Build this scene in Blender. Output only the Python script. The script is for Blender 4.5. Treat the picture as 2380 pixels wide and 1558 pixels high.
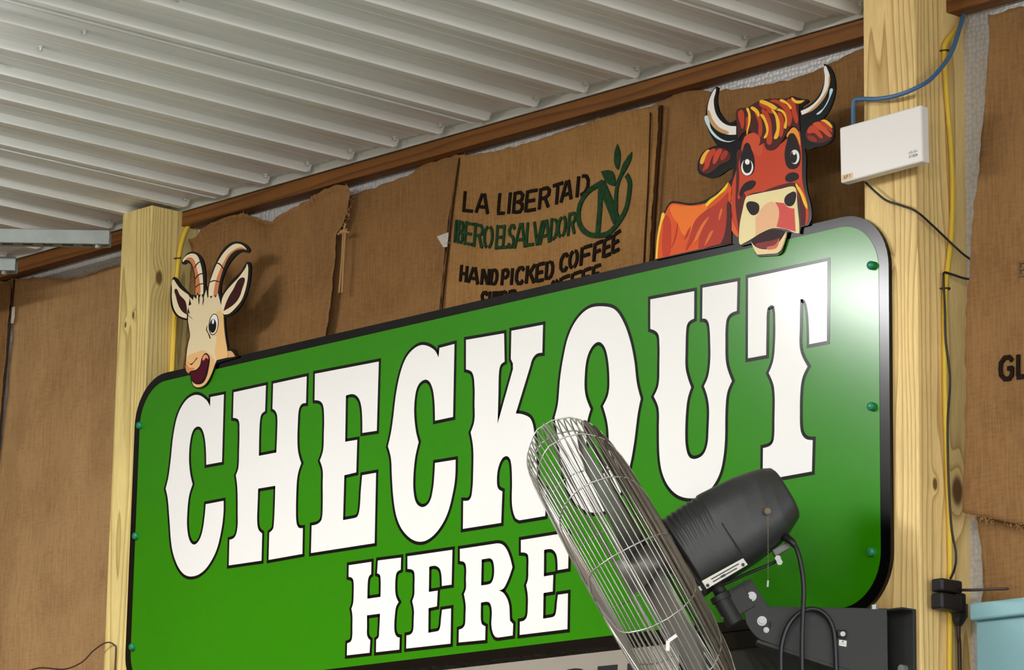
import bpy, bmesh, math, random
import numpy as np
from mathutils import Vector, Matrix, noise
from mathutils.geometry import tessellate_polygon

for o in list(bpy.data.objects): bpy.data.objects.remove(o)
scene = bpy.context.scene
COL = scene.collection
random.seed(7)

# ------------------------------------------------------------------ camera
# world: x along the back wall (right), y into the wall, z up; the sign face is y = 0
CAM = np.array([5.49, -4.86, 1.6])
MR = np.array([[0.6751700542, 0.7374803577, 0.0163743694],
               [0.1465171290, -0.1558270712, 0.9768575407],
               [-0.7229648185, 0.6571458331, 0.2132632768]])     # right, up, forward
FPX = 7968.85
cam = bpy.data.cameras.new('camera'); cam_o = bpy.data.objects.new('camera', cam); COL.objects.link(cam_o)
cam.sensor_width = 36.0; cam.lens = FPX / 2380 * 36.0; cam.clip_end = 100
m = Matrix.Identity(4)
for i in range(3):
    m[i][0] = MR[0][i]; m[i][1] = MR[1][i]; m[i][2] = -MR[2][i]; m[i][3] = CAM[i]
cam_o.matrix_world = m
scene.camera = cam_o

# ------------------------------------------------------------------ world, exposure
w = bpy.data.worlds.new('world'); scene.world = w; w.use_nodes = True
bg = w.node_tree.nodes['Background']; bg.inputs[0].default_value = (0.93, 0.97, 1.0, 1); bg.inputs[1].default_value = 5.0
LAMP = 78.0
scene.view_settings.view_transform = 'Standard'; scene.view_settings.look = 'None'
scene.view_settings.gamma = 1.0; scene.view_settings.use_curve_mapping = False
scene.view_settings.exposure = 0.22

# ------------------------------------------------------------------ helpers
def ray(x, y):
    v = np.array([(x - 1190) / FPX, -(y - 779) / FPX, 1.0]); return MR.T @ v
def onY(x, y, Y=0.0):
    d = ray(x, y); return CAM + (Y - CAM[1]) / d[1] * d
def onX(x, y, X):
    d = ray(x, y); return CAM + (X - CAM[0]) / d[0] * d
def onZ(x, y, Z):
    d = ray(x, y); return CAM + (Z - CAM[2]) / d[2] * d
def srgb(r, g, b):
    f = lambda c: (c / 12.92 if c <= 0.04045 else ((c + 0.055) / 1.055) ** 2.4)
    return (f(r / 255), f(g / 255), f(b / 255), 1.0)

def build(name, V, Fc, mat, parent=None, smooth=False, kind=None, fixn=True):
    V = [Vector(v) for v in V]
    if parent is not None: org = Vector(parent['org'])
    else:
        lo = [min(v[i] for v in V) for i in range(3)]; hi = [max(v[i] for v in V) for i in range(3)]
        org = Vector(((lo[0] + hi[0]) / 2, (lo[1] + hi[1]) / 2, lo[2]))
    me = bpy.data.meshes.new(name)
    me.from_pydata([v - org for v in V], [], Fc); me.update()
    if fixn:
        bm = bmesh.new(); bm.from_mesh(me); bmesh.ops.recalc_face_normals(bm, faces=bm.faces); bm.to_mesh(me); bm.free()
    if smooth:
        for p in me.polygons: p.use_smooth = True
    me.materials.append(mat)
    o = bpy.data.objects.new(name, me); COL.objects.link(o)
    if parent is not None: o.parent = parent
    else: o.location = org
    o['org'] = tuple(org)
    if kind: o['kind'] = kind
    return o
def root(name, loc, label, cat, group=None):
    o = bpy.data.objects.new(name, None); COL.objects.link(o); o.location = loc; o['org'] = tuple(loc)
    o.empty_display_size = 0.05
    tag(o, label, cat, group); return o
def tag(o, label, cat, group=None):
    o['label'] = label; o['category'] = cat
    if group: o['group'] = group
    return o

def boxg(c, s, R=None, bev=0.0, seg=2):
    bm = bmesh.new(); bmesh.ops.create_cube(bm, size=1.0)
    for v in bm.verts: v.co = Vector((v.co.x * s[0], v.co.y * s[1], v.co.z * s[2]))
    if bev: bmesh.ops.bevel(bm, geom=list(bm.edges), offset=bev, segments=seg, profile=0.5, affect='EDGES')
    bm.verts.index_update()
    V = []
    for v in bm.verts:
        p = v.co
        if R is not None: p = R[0] * p.x + R[1] * p.y + R[2] * p.z
        V.append(Vector(c) + p)
    Fc = [[v.index for v in f.verts] for f in bm.faces]; bm.free()
    return V, Fc
def join(*gs):
    V, Fc = [], []
    for v, f in gs:
        b = len(V); V += list(v); Fc += [[i + b for i in q] for q in f]
    return V, Fc
def prism(loops, fr, bk):
    """loops: list of closed 2D (x,z) loops (first outer, rest holes), between depth functions/values fr and bk."""
    ff = fr if callable(fr) else (lambda x, z: fr); fb = bk if callable(bk) else (lambda x, z: bk)
    tris = tessellate_polygon([[Vector((p[0], p[1], 0)) for p in L] for L in loops])
    flat = [p for L in loops for p in L]; N = len(flat)
    V = [(p[0], ff(*p), p[1]) for p in flat] + [(p[0], fb(*p), p[1]) for p in flat]
    Fc = [list(t) for t in tris] + [[i + N for i in reversed(t)] for t in tris]
    b = 0
    for L in loops:
        n = len(L)
        for i in range(n):
            j = (i + 1) % n; Fc.append([b + i, b + j, N + b + j, N + b + i])
        b += n
    return V, Fc
def frame_of(t, hint=Vector((0, 0, 1))):
    t = t.normalized()
    if abs(t.dot(hint)) > 0.95: hint = Vector((1, 0, 0))
    a = t.cross(hint).normalized(); b = t.cross(a).normalized(); return a, b
def tube(P, r, n=8, closed=False, caps=True):
    P = [Vector(p) for p in P]; N = len(P); rr = r if hasattr(r, '__len__') else [r] * N
    V, Fc = [], []
    for i, p in enumerate(P):
        t = (P[(i + 1) % N] - P[i - 1]) if closed else (P[min(i + 1, N - 1)] - P[max(i - 1, 0)])
        a, b = frame_of(t)
        if i and not closed or (closed and i):
            # keep frame continuous
            a = (pa - t.normalized() * pa.dot(t.normalized())).normalized(); b = t.normalized().cross(a)
        pa = a
        for k in range(n):
            ang = 2 * math.pi * k / n
            V.append(p + (a * math.cos(ang) + b * math.sin(ang)) * rr[i])
    M = N if closed else N - 1
    for i in range(M):
        j = (i + 1) % N
        for k in range(n):
            l = (k + 1) % n; Fc.append([i * n + k, i * n + l, j * n + l, j * n + k])
    if not closed and caps:
        Fc.append(list(range(n))[::-1]); Fc.append([(N - 1) * n + k for k in range(n)])
    return V, Fc
def cyl(a, b, r0, r1=None, n=16): return tube([a, b], [r0, r0 if r1 is None else r1], n)
def smooth_path(pts, sub=8):
    P = [Vector(p) for p in pts]; out = []
    for i in range(len(P) - 1):
        p0 = P[max(i - 1, 0)]; p1 = P[i]; p2 = P[i + 1]; p3 = P[min(i + 2, len(P) - 1)]
        for k in range(sub):
            t = k / sub
            out.append(0.5 * ((2 * p1) + (p2 - p0) * t + (2 * p0 - 5 * p1 + 4 * p2 - p3) * t * t + (3 * p1 - p0 - 3 * p2 + p3) * t ** 3))
    out.append(P[-1]); return out

def parse(s, ox=0, oy=0, sc=1.0, sub=5):
    """'x,y ~x,y ...' -> closed pixel loop; ~ marks a smooth point."""
    P, S = [], []
    for tok in s.split():
        sm = tok[0] == '~'; x, y = tok.lstrip('~').split(',')
        P.append(np.array([float(x) / sc + ox, float(y) / sc + oy])); S.append(sm)
    n = len(P); out = []
    def tang(i): return (P[(i + 1) % n] - P[i - 1]) * 0.5
    for i in range(n):
        j = (i + 1) % n
        if not S[i] and not S[j]: out.append(P[i]); continue
        ch = P[j] - P[i]; L = np.linalg.norm(ch)
        def tg(k, s):
            if not s: return None
            t = tang(k); l = np.linalg.norm(t)
            return t / l * L if l > 1e-9 else ch
        t0 = tg(i, S[i]); t1 = tg(j, S[j])
        if t0 is None: t0 = 1.5 * ch - 0.5 * t1
        if t1 is None: t1 = 1.5 * ch - 0.5 * t0
        for k in range(sub):
            t = k / sub
            out.append((2*t**3-3*t*t+1)*P[i] + (t**3-2*t*t+t)*t0 + (-2*t**3+3*t*t)*P[j] + (t**3-t*t)*t1)
    return out
def loopY(s, crop, Y=0.0, sub=5):
    return [(p[0], p[2]) for p in (onY(q[0], q[1], Y) for q in parse(s, *crop, sub=sub))]
def ellipse_s(cx, cy, rx, ry, rot=0, n=14):
    out = []
    for k in range(n):
        a = 2 * math.pi * k / n; x = rx * math.cos(a); y = ry * math.sin(a); c, s_ = math.cos(rot), math.sin(rot)
        out.append('~%.1f,%.1f' % (cx + x * c - y * s_, cy + x * s_ + y * c))
    return ' '.join(out)
def area2(L): return sum(L[i][0] * L[(i + 1) % len(L)][1] - L[(i + 1) % len(L)][0] * L[i][1] for i in range(len(L))) / 2
def outline_geo(loops, wd, fr, bk, hole=False):
    """black border of constant width growing outward from the loops (in the plane)."""
    gs = []
    for li, L in enumerate(loops):
        L = [np.array(p) for p in L]
        sgn = 1 if area2(L) > 0 else -1
        if hole: sgn = -sgn
        n = len(L); nor = []
        for i in range(n):
            d = L[(i + 1) % n] - L[i]; l = np.linalg.norm(d) + 1e-12
            nor.append(np.array([d[1], -d[0]]) / l * sgn)
        for i in range(n):
            j = (i + 1) % n
            inn = nor[i] * 0.0005
            q = [L[i] - inn, L[j] - inn, L[j] + nor[i] * wd, L[i] + nor[i] * wd]
            gs.append(prism([q], fr, bk))
            k = (i - 1) % n
            cr = (nor[k][0] * nor[i][1] - nor[k][1] * nor[i][0]) * sgn
            if cr > 1e-4:
                mt = nor[k] + nor[i]; ml = mt @ mt
                if ml > 0.35: mp = L[i] + mt * (2 * wd / ml)
                else: mp = L[i] + mt / math.sqrt(ml + 1e-9) * wd * 1.5
                gs.append(prism([[L[i], L[i] + nor[k] * wd, mp, L[i] + nor[i] * wd]], fr, bk))
    return join(*gs)
def stroke_geo(lines, wd, fr, bk):
    gs = []
    for L in lines:
        L = [np.array(p) for p in L]
        for i in range(len(L) - 1):
            d = L[i + 1] - L[i]; l = np.linalg.norm(d) + 1e-9; d = d / l; nn = np.array([-d[1], d[0]]) * wd / 2
            e0 = d * wd * (0.18 if i else 0.0); e1 = d * wd * (0.18 if i < len(L) - 2 else 0.0)
            k = max(1, int(l / 0.02)); a = L[i] - e0; b = L[i + 1] + e1
            for q in range(k):
                s = a + (b - a) * q / k; t = a + (b - a) * (q + 1) / k
                gs.append(prism([[s - nn, t - nn, t + nn, s + nn]], fr, bk))
    return join(*gs)
def rrect(x0, x1, z0, z1, r, n=12):
    out = []
    for cx, cz, a0 in ((x1 - r, z1 - r, 0), (x0 + r, z1 - r, 90), (x0 + r, z0 + r, 180), (x1 - r, z0 + r, 270)):
        for k in range(n + 1):
            a = math.radians(a0 + 90 * k / n); out.append((cx + r * math.cos(a), cz + r * math.sin(a)))
    return out

# ------------------------------------------------------------------ materials
MATS = {}
def mat(name, col, rough=0.6, metal=0.0, spec=0.5, noise_amt=0.0, noise_scale=20.0, stretch=(1, 1, 1), bump=0.0, bscale=80.0, emit=None, coat=0.0):
    if name in MATS: return MATS[name]
    M = bpy.data.materials.new(name); M.use_nodes = True; MATS[name] = M
    nt = M.node_tree; b = nt.nodes['Principled BSDF']
    b.inputs['Base Color'].default_value = col; b.inputs['Roughness'].default_value = rough
    b.inputs['Metallic'].default_value = metal; b.inputs['Specular IOR Level'].default_value = spec
    if coat: b.inputs['Coat Weight'].default_value = coat; b.inputs['Coat Roughness'].default_value = 0.1
    if emit: b.inputs['Emission Color'].default_value = emit[0]; b.inputs['Emission Strength'].default_value = emit[1]
    tc = nt.nodes.new('ShaderNodeTexCoord'); mp = nt.nodes.new('ShaderNodeMapping')
    mp.inputs['Scale'].default_value = stretch; nt.links.new(tc.outputs['Object'], mp.inputs['Vector'])
    n = nt.nodes.new('ShaderNodeTexNoise'); n.inputs['Scale'].default_value = noise_scale; n.inputs['Detail'].default_value = 6
    nt.links.new(mp.outputs[0], n.inputs['Vector'])
    mr = nt.nodes.new('ShaderNodeMapRange'); mr.inputs[1].default_value = 0.3; mr.inputs[2].default_value = 0.7
    mr.inputs[3].default_value = 1 - noise_amt; mr.inputs[4].default_value = 1 + noise_amt * 0.5
    nt.links.new(n.outputs[0], mr.inputs[0])
    mx = nt.nodes.new('ShaderNodeVectorMath'); mx.operation = 'MULTIPLY'; mx.inputs[0].default_value = col[:3]
    nt.links.new(mr.outputs[0], mx.inputs[1]); nt.links.new(mx.outputs[0], b.inputs['Base Color'])
    if bump:
        n2 = nt.nodes.new('ShaderNodeTexNoise'); n2.inputs['Scale'].default_value = bscale; n2.inputs['Detail'].default_value = 4
        nt.links.new(mp.outputs[0], n2.inputs['Vector'])
        bp = nt.nodes.new('ShaderNodeBump'); bp.inputs['Strength'].default_value = bump; bp.inputs['Distance'].default_value = 0.004
        nt.links.new(n2.outputs[0], bp.inputs['Height']); nt.links.new(bp.outputs[0], b.inputs['Normal'])
    return M
def N(nt, t, **kw):
    n = nt.nodes.new(t)
    for k, v in kw.items(): setattr(n, k, v)
    return n
def math_n(nt, op, a, b=None):
    n = N(nt, 'ShaderNodeMath', operation=op)
    for i, v in ((0, a), (1, b)):
        if v is None: continue
        if isinstance(v, (int, float)): n.inputs[i].default_value = v
        else: nt.links.new(v, n.inputs[i])
    return n.outputs[0]

def wood_mat(name, light, dark, ringscale=60, knots=(), rough=0.65, axis='Z', wob=0.02):
    """timber: growth rings cut lengthwise, knots at given object coordinates (x,y,z,radius)."""
    M = bpy.data.materials.new(name); M.use_nodes = True; nt = M.node_tree; b = nt.nodes['Principled BSDF']
    b.inputs['Roughness'].default_value = rough; b.inputs['Specular IOR Level'].default_value = 0.3
    tc = N(nt, 'ShaderNodeTexCoord'); mp = N(nt, 'ShaderNodeMapping')
    s = {'Z': (1, 1, 0.10), 'X': (0.10, 1, 1)}[axis]
    mp.inputs['Scale'].default_value = s; nt.links.new(tc.outputs['Object'], mp.inputs[0])
    nz = N(nt, 'ShaderNodeTexNoise'); nz.inputs['Scale'].default_value = 9; nz.inputs['Detail'].default_value = 2
    nt.links.new(mp.outputs[0], nz.inputs['Vector'])
    sp = N(nt, 'ShaderNodeSeparateXYZ'); nt.links.new(tc.outputs['Object'], sp.inputs[0])
    # heart of the log lies outside one corner
    a, c = ('X', 'Y') if axis == 'Z' else ('Z', 'Y')
    dx = math_n(nt, 'ADD', sp.outputs[a], 0.035); dy = math_n(nt, 'ADD', sp.outputs[c], -0.045)
    rad = math_n(nt, 'SQRT', math_n(nt, 'ADD', math_n(nt, 'MULTIPLY', dx, dx), math_n(nt, 'MULTIPLY', dy, dy)))
    rad = math_n(nt, 'ADD', rad, math_n(nt, 'MULTIPLY', nz.outputs[0], wob * 3.5))
    masks = []
    for (kx, ky, kz, kr) in knots:
        vd = N(nt, 'ShaderNodeVectorMath', operation='DISTANCE'); vd.inputs[1].default_value = (kx, ky, kz * 0.55)
        m2 = N(nt, 'ShaderNodeMapping'); m2.inputs['Scale'].default_value = (1, 1, 0.55); nt.links.new(tc.outputs['Object'], m2.inputs[0])
        nt.links.new(m2.outputs[0], vd.inputs[0])
        q = math_n(nt, 'DIVIDE', vd.outputs['Value'], kr)
        fall = math_n(nt, 'POWER', 2.718, math_n(nt, 'MULTIPLY', math_n(nt, 'MULTIPLY', q, q), -0.35))
        rad = math_n(nt, 'ADD', rad, math_n(nt, 'MULTIPLY', fall, kr * 1.1))
        mk = N(nt, 'ShaderNodeMapRange'); mk.interpolation_type = 'SMOOTHSTEP'
        mk.inputs[1].default_value = 0.55; mk.inputs[2].default_value = 1.15; mk.inputs[3].default_value = 1; mk.inputs[4].default_value = 0
        nt.links.new(q, mk.inputs[0]); masks.append(mk.outputs[0])
    ph = math_n(nt, 'MULTIPLY', rad, ringscale)
    fr = math_n(nt, 'FRACT', ph)
    cr = N(nt, 'ShaderNodeValToRGB'); e = cr.color_ramp.elements
    e[0].position = 0.0; e[0].color = light; e[1].position = 1.0; e[1].color = light
    k = e.new(0.55); k.color = tuple(light[i] * 0.9 + dark[i] * 0.1 for i in range(4))
    k = e.new(0.86); k.color = tuple(light[i] * 0.25 + dark[i] * 0.75 for i in range(4))
    k = e.new(0.94); k.color = dark
    nt.links.new(fr, cr.inputs[0])
    fine = N(nt, 'ShaderNodeTexNoise'); fine.inputs['Scale'].default_value = 260; fine.inputs['Detail'].default_value = 3
    nt.links.new(mp.outputs[0], fine.inputs['Vector'])
    big = N(nt, 'ShaderNodeTexNoise'); big.inputs['Scale'].default_value = 4; nt.links.new(tc.outputs['Object'], big.inputs['Vector'])
    mul = math_n(nt, 'ADD', math_n(nt, 'MULTIPLY', fine.outputs[0], 0.35), math_n(nt, 'MULTIPLY', big.outputs[0], 0.5))
    mul = math_n(nt, 'ADD', mul, 0.57)
    vm = N(nt, 'ShaderNodeVectorMath', operation='MULTIPLY'); nt.links.new(cr.outputs[0], vm.inputs[0]); nt.links.new(mul, vm.inputs[1])
    out = vm.outputs[0]
    for mk in masks:
        mx = N(nt, 'ShaderNodeMix', data_type='RGBA'); nt.links.new(mk, mx.inputs[0]); nt.links.new(out, mx.inputs[6])
        mx.inputs[7].default_value = (dark[0] * 0.35, dark[1] * 0.3, dark[2] * 0.3, 1); out = mx.outputs[2]
    nt.links.new(out, b.inputs['Base Color'])
    bp = N(nt, 'ShaderNodeBump'); bp.inputs['Strength'].default_value = 0.25; bp.inputs['Distance'].default_value = 0.001
    nt.links.new(fine.outputs[0], bp.inputs['Height']); nt.links.new(bp.outputs[0], b.inputs['Normal'])
    return M
def burlap_mat(name, base, dark):
    M = bpy.data.materials.new(name); M.use_nodes = True; nt = M.node_tree; b = nt.nodes['Principled BSDF']
    b.inputs['Roughness'].default_value = 0.95; b.inputs['Specular IOR Level'].default_value = 0.1
    tc = N(nt, 'ShaderNodeTexCoord')
    def wave(axis, sc):
        wv = N(nt, 'ShaderNodeTexWave'); wv.bands_direction = axis; wv.inputs['Scale'].default_value = sc
        wv.inputs['Distortion'].default_value = 1.5; wv.inputs['Detail'].default_value = 2; wv.inputs['Detail Scale'].default_value = 0.6
        nt.links.new(tc.outputs['Object'], wv.inputs['Vector']); return wv.outputs['Fac']
    wx = wave('X', 95); wz = wave('Z', 95)
    weave = math_n(nt, 'MAXIMUM', wx, wz)
    streaks = []
    for sc in ((190, 40, 16), (40, 40, 190)):
        mp = N(nt, 'ShaderNodeMapping'); mp.inputs['Scale'].default_value = sc; nt.links.new(tc.outputs['Object'], mp.inputs[0])
        nz = N(nt, 'ShaderNodeTexNoise'); nz.inputs['Scale'].default_value = 1; nz.inputs['Detail'].default_value = 4
        nt.links.new(mp.outputs[0], nz.inputs['Vector']); streaks.append(nz.outputs[0])
    st = N(nt, 'ShaderNodeTexNoise'); st.inputs['Scale'].default_value = 5; st.inputs['Detail'].default_value = 5; nt.links.new(tc.outputs['Object'], st.inputs['Vector'])
    fac = math_n(nt, 'ADD', math_n(nt, 'MULTIPLY', streaks[0], 0.6), math_n(nt, 'MULTIPLY', streaks[1], 0.35))
    fac = math_n(nt, 'ADD', fac, math_n(nt, 'MULTIPLY', st.outputs[0], 0.55))
    fac = math_n(nt, 'ADD', fac, math_n(nt, 'MULTIPLY', weave, 0.15))
    cr = N(nt, 'ShaderNodeValToRGB'); cr.color_ramp.elements[0].position = 0.5; cr.color_ramp.elements[0].color = dark
    cr.color_ramp.elements[1].position = 1.15 / 1.2; cr.color_ramp.elements[1].color = base
    nt.links.new(fac, cr.inputs[0]); nt.links.new(cr.outputs[0], b.inputs['Base Color'])
    bp = N(nt, 'ShaderNodeBump'); bp.inputs['Strength'].default_value = 0.4; bp.inputs['Distance'].default_value = 0.0015
    nt.links.new(math_n(nt, 'ADD', weave, math_n(nt, 'MULTIPLY', streaks[0], 1.2)), bp.inputs['Height']); nt.links.new(bp.outputs[0], b.inputs['Normal'])
    return M
def foil_mat():
    M = bpy.data.materials.new('bubble_foil'); M.use_nodes = True; nt = M.node_tree; b = nt.nodes['Principled BSDF']
    b.inputs['Base Color'].default_value = srgb(205, 203, 200); b.inputs['Roughness'].default_value = 0.45; b.inputs['Metallic'].default_value = 0.15
    tc = N(nt, 'ShaderNodeTexCoord'); v = N(nt, 'ShaderNodeTexVoronoi'); v.inputs['Scale'].default_value = 95; v.inputs['Randomness'].default_value = 0.55
    nt.links.new(tc.outputs['Object'], v.inputs['Vector'])
    cr = N(nt, 'ShaderNodeValToRGB'); cr.color_ramp.elements[0].color = srgb(222, 221, 219); cr.color_ramp.elements[1].color = srgb(196, 196, 197); cr.color_ramp.elements[1].position = 0.7
    nt.links.new(v.outputs['Distance'], cr.inputs[0]); nt.links.new(cr.outputs[0], b.inputs['Base Color'])
    bp = N(nt, 'ShaderNodeBump'); bp.inputs['Strength'].default_value = 0.6; bp.inputs['Distance'].default_value = 0.004; bp.invert = True
    nt.links.new(v.outputs['Distance'], bp.inputs['Height']); nt.links.new(bp.outputs[0], b.inputs['Normal'])
    return M

WHITE_METAL = mat('white_ceiling_steel', srgb(228, 229, 226), 0.38, 0.0, 0.5, 0.09, 4, (22, 0.35, 1))
TRIMW = mat('white_trim', srgb(200, 201, 194), 0.45)
FOIL = foil_mat()
POSTL = wood_mat('pale_pine_left', srgb(230, 208, 138), srgb(184, 157, 92), 130, ((0.0015, -0.075, 3.44, 0.006), (0.0615, -0.045, 3.53, 0.012), (-0.03, -0.075, 3.42, 0.005)))
POSTR = wood_mat('pale_pine_right', srgb(238, 208, 142), srgb(190, 152, 90), 115, ((-0.005, -0.075, 3.16, 0.008), (0.0675, 0.035, 2.72, 0.018), (0.0675, -0.03, 2.725, 0.008)))
BEAM = wood_mat('brown_stained_pine', srgb(128, 82, 36), srgb(96, 58, 24), 60, axis='X')
BUR = [burlap_mat('burlap_brown', srgb(150, 112, 70), srgb(106, 75, 43)), burlap_mat('burlap_tan', srgb(178, 142, 98), srgb(134, 101, 66)),
       burlap_mat('burlap_ochre', srgb(164, 124, 76), srgb(118, 83, 46)), burlap_mat('burlap_dull', srgb(146, 110, 70), srgb(104, 74, 44))]
BLACK = mat('black_print', srgb(4, 4, 5), 0.2, spec=0.35, coat=0.0)
GREEN = mat('green_print', srgb(44, 130, 0), 0.20, spec=0.42, noise_amt=0.03, noise_scale=3)
WHITE = mat('white_print', srgb(240, 239, 236), 0.20, spec=0.42)
DGREY = mat('dark_grey_enamel', srgb(50, 51, 50), 0.42, 0.0, 0.5, 0.12, 30, bump=0.08, bscale=300)
DGREY2 = mat('charcoal_powder_coat', srgb(42, 42, 41), 0.55, 0.0, 0.4, 0.06, 60)
CHROME = mat('galvanised_wire', srgb(196, 193, 188), 0.34, 0.85, 0.5)
WIRE_B = mat('dusty_wire', srgb(112, 102, 90), 0.5, 0.6, 0.5, 0.2, 40)
ALU = mat('fan_blade_aluminium', srgb(136, 134, 128), 0.45, 0.6, 0.5, 0.15, 12)
ZINC = mat('zinc_bolt', srgb(172, 174, 172), 0.42, 0.7)
GALV = mat('galvanised_strut', srgb(140, 146, 142), 0.5, 0.6, 0.5, 0.12, 25)
PLASTW = mat('white_plastic', srgb(232, 228, 224), 0.4)
PLASTB = mat('black_plastic', srgb(26, 26, 28), 0.45, noise_amt=0.05)
CORD = mat('black_cord', srgb(24, 24, 28), 0.4)
YEL = mat('yellow_cable_jacket', srgb(226, 190, 56), 0.45)
BLUE = mat('blue_cable_jacket', srgb(66, 108, 150), 0.45)
BROWNW = mat('brown_wire', srgb(70, 38, 26), 0.5)
INK = mat('black_ink', srgb(34, 25, 18), 0.95, spec=0.1, noise_amt=0.35, noise_scale=120)
GINK = mat('green_ink', srgb(38, 66, 40), 0.95, spec=0.1, noise_amt=0.35, noise_scale=120)
TEAL = mat('pale_blue_paint', srgb(132, 176, 182), 0.5, noise_amt=0.06, noise_scale=5)
CREAMB = mat('cream_board', srgb(146, 139, 127), 0.5, noise_amt=0.04, noise_scale=6)
DARKB = mat('dark_teal_panel', srgb(26, 34, 33), 0.3)
CONC = mat('concrete', srgb(88, 86, 81), 0.85, noise_amt=0.15, noise_scale=4)
PLY = mat('plywood_wall', srgb(158, 128, 90), 0.8, noise_amt=0.12, noise_scale=5, stretch=(1, 1, 0.2))
def P(r, g, b): return mat('print_%d_%d_%d' % (r, g, b), srgb(r, g, b), 0.5, spec=0.2)

# ------------------------------------------------------------------ room shell
def structure(o): o['kind'] = 'structure'; return o
RX0, RX1, RY0, RY1, ZC = -5.2, 7.2, -9.0, 0.155, 3.726
structure(build('floor', *boxg(((RX0 + RX1) / 2, (RY0 + RY1) / 2, -0.05), (RX1 - RX0, RY1 - RY0, 0.1)), CONC))
structure(build('floor', *boxg((6, -10, -0.13), (60, 40, 0.05)), mat('gravel', srgb(165, 160, 150), 0.9, noise_amt=0.2, noise_scale=30)))
structure(build('wall_back', *boxg(((RX0 + RX1) / 2, RY1 + 0.05, 1.9), (RX1 - RX0, 0.1, 3.8)), FOIL))
structure(build('wall_left', *boxg((RX0 - 0.05, (RY0 + RY1) / 2, 1.9), (0.1, RY1 - RY0, 3.8)), PLY))
structure(build('wall_front', *boxg(((RX0 + RX1) / 2, RY0 - 0.05, 1.9), (RX1 - RX0, 0.1, 3.8)), PLY))
structure(build('wall_right_sky_block', *boxg((RX1 + 0.05, (RY0 + RY1) / 2, 3.53), (0.1, RY1 - RY0, 0.54)), PLY))   # unseen fascia added to block sky light; below it the shed is open to daylight

# ribbed steel ceiling: panels of six ribs, every lap rib carries the hanging edge of its neighbour
ceil_root = bpy.data.objects.new('ceiling', None); COL.objects.link(ceil_root); ceil_root.location = (0, 0, ZC); ceil_root['org'] = (0, 0, ZC); ceil_root['kind'] = 'structure'
PITCH, XR0, YE, RH = 0.159, -0.028, 0.082, 0.019
def ceiling_panel(k0, last):
    prof = []
    for k in range(6):
        xr = XR0 + PITCH * (k0 + k)
        if k == 0:
            prof += [(xr - 0.047, 0.0), (xr - 0.0465, 0.0195), (xr - 0.0445, 0.0195), (xr - 0.044, 0.002)]
        prof += [(xr - 0.034, 0.0), (xr - 0.027, RH), (xr - 0.007, RH), (xr, 0.0)]
        prof += [(xr + 0.048, 0.0), (xr + 0.051, 0.0015), (xr + 0.056, 0.0015), (xr + 0.059, 0.0)] if k < 6 else []
        prof += [(xr + 0.078, 0.0), (xr + 0.081, 0.0015), (xr + 0.086, 0.0015), (xr + 0.089, 0.0)]
    prof.append((XR0 + PITCH * (k0 + 6) - 0.045, 0.0))
    n = len(prof); V, Fc = [], []
    ys = [RY0, YE - 0.012, YE, 0.1]
    for yi, y in enumerate(ys):
        for (x, d) in prof:
            dd = d if yi < 2 else (d * 0.75 if yi == 2 else 0.0)
            V.append((x, y if yi != 2 else y, ZC - dd))
    for yi in range(3):
        if yi == 2:  # pressed-down rib end caps
            pass
        for i in range(n - 1):
            Fc.append([yi * n + i, yi * n + i + 1, (yi + 1) * n + i + 1, (yi + 1) * n + i])
    # rib ends close quickly
    for i in range(n): V[3 * n + i] = (prof[i][0], YE + 0.004 if prof[i][1] > 0.005 else 0.1, ZC)
    return build('ceiling_panel', V, Fc, WHITE_METAL, ceil_root, fixn=False)
for k0 in range(-30, 48, 6): ceiling_panel(k0, False)
structure(build('trim_1', *join(boxg(((RX0 + RX1) / 2, 0.0975, ZC - 0.009), (RX1 - RX0, 0.005, 0.018)), boxg(((RX0 + RX1) / 2, 0.09, ZC - 0.0005 + 0.003), (RX1 - RX0, 0.02, 0.006))), TRIMW))
scr_me = None
def ceiling_screw(x, y, z=ZC):
    global scr_me
    if scr_me is None:
        o = build('screw', *join(cyl((0, 0, ZC), (0, 0, ZC - 0.003), 0.006, n=10), cyl((0, 0, ZC - 0.003), (0, 0, ZC - 0.009), 0.0042, n=6)), TRIMW, ceil_root); scr_me = o.data
    else:
        o = bpy.data.objects.new('screw', scr_me); COL.objects.link(o); o.parent = ceil_root
    o.location = (x, y, z - ZC)
for k in range(-13, 10):
    xr = XR0 + PITCH * k
    lap = k % 6 == 0
    ceiling_screw(xr + (0.012 if not lap else -0.058), YE - 0.022)
    ceiling_screw(xr + (0.012 if not lap else -0.058), -0.925)
    ceiling_screw(xr + (0.012 if not lap else -0.058), -1.95)
# second sheet behind the panels keeps daylight out
structure(build('trim_2', *boxg(((RX0 + RX1) / 2, (RY0 + RY1) / 2, ZC + 0.03), (RX1 - RX0, RY1 - RY0, 0.02)), TRIMW))

tag(build('header_beam', *boxg((1.7, 0.123, 3.690), (13.0, 0.04, 0.036), bev=0.002), BEAM), 'long brown stained timber beam running under the ceiling along the back wall', 'beam')
tag(build('timber_post', *boxg((-1.2615, 0.085, 1.855), (0.123, 0.15, 3.71), bev=0.002), POSTL), 'square pale pine post behind the left end of the green sign', 'post')
tag(build('timber_post', *boxg((1.2165, 0.085, 1.855), (0.135, 0.15, 3.71), bev=0.002), POSTR), 'square pale pine post carrying the white box and the fan bracket', 'post')

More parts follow.
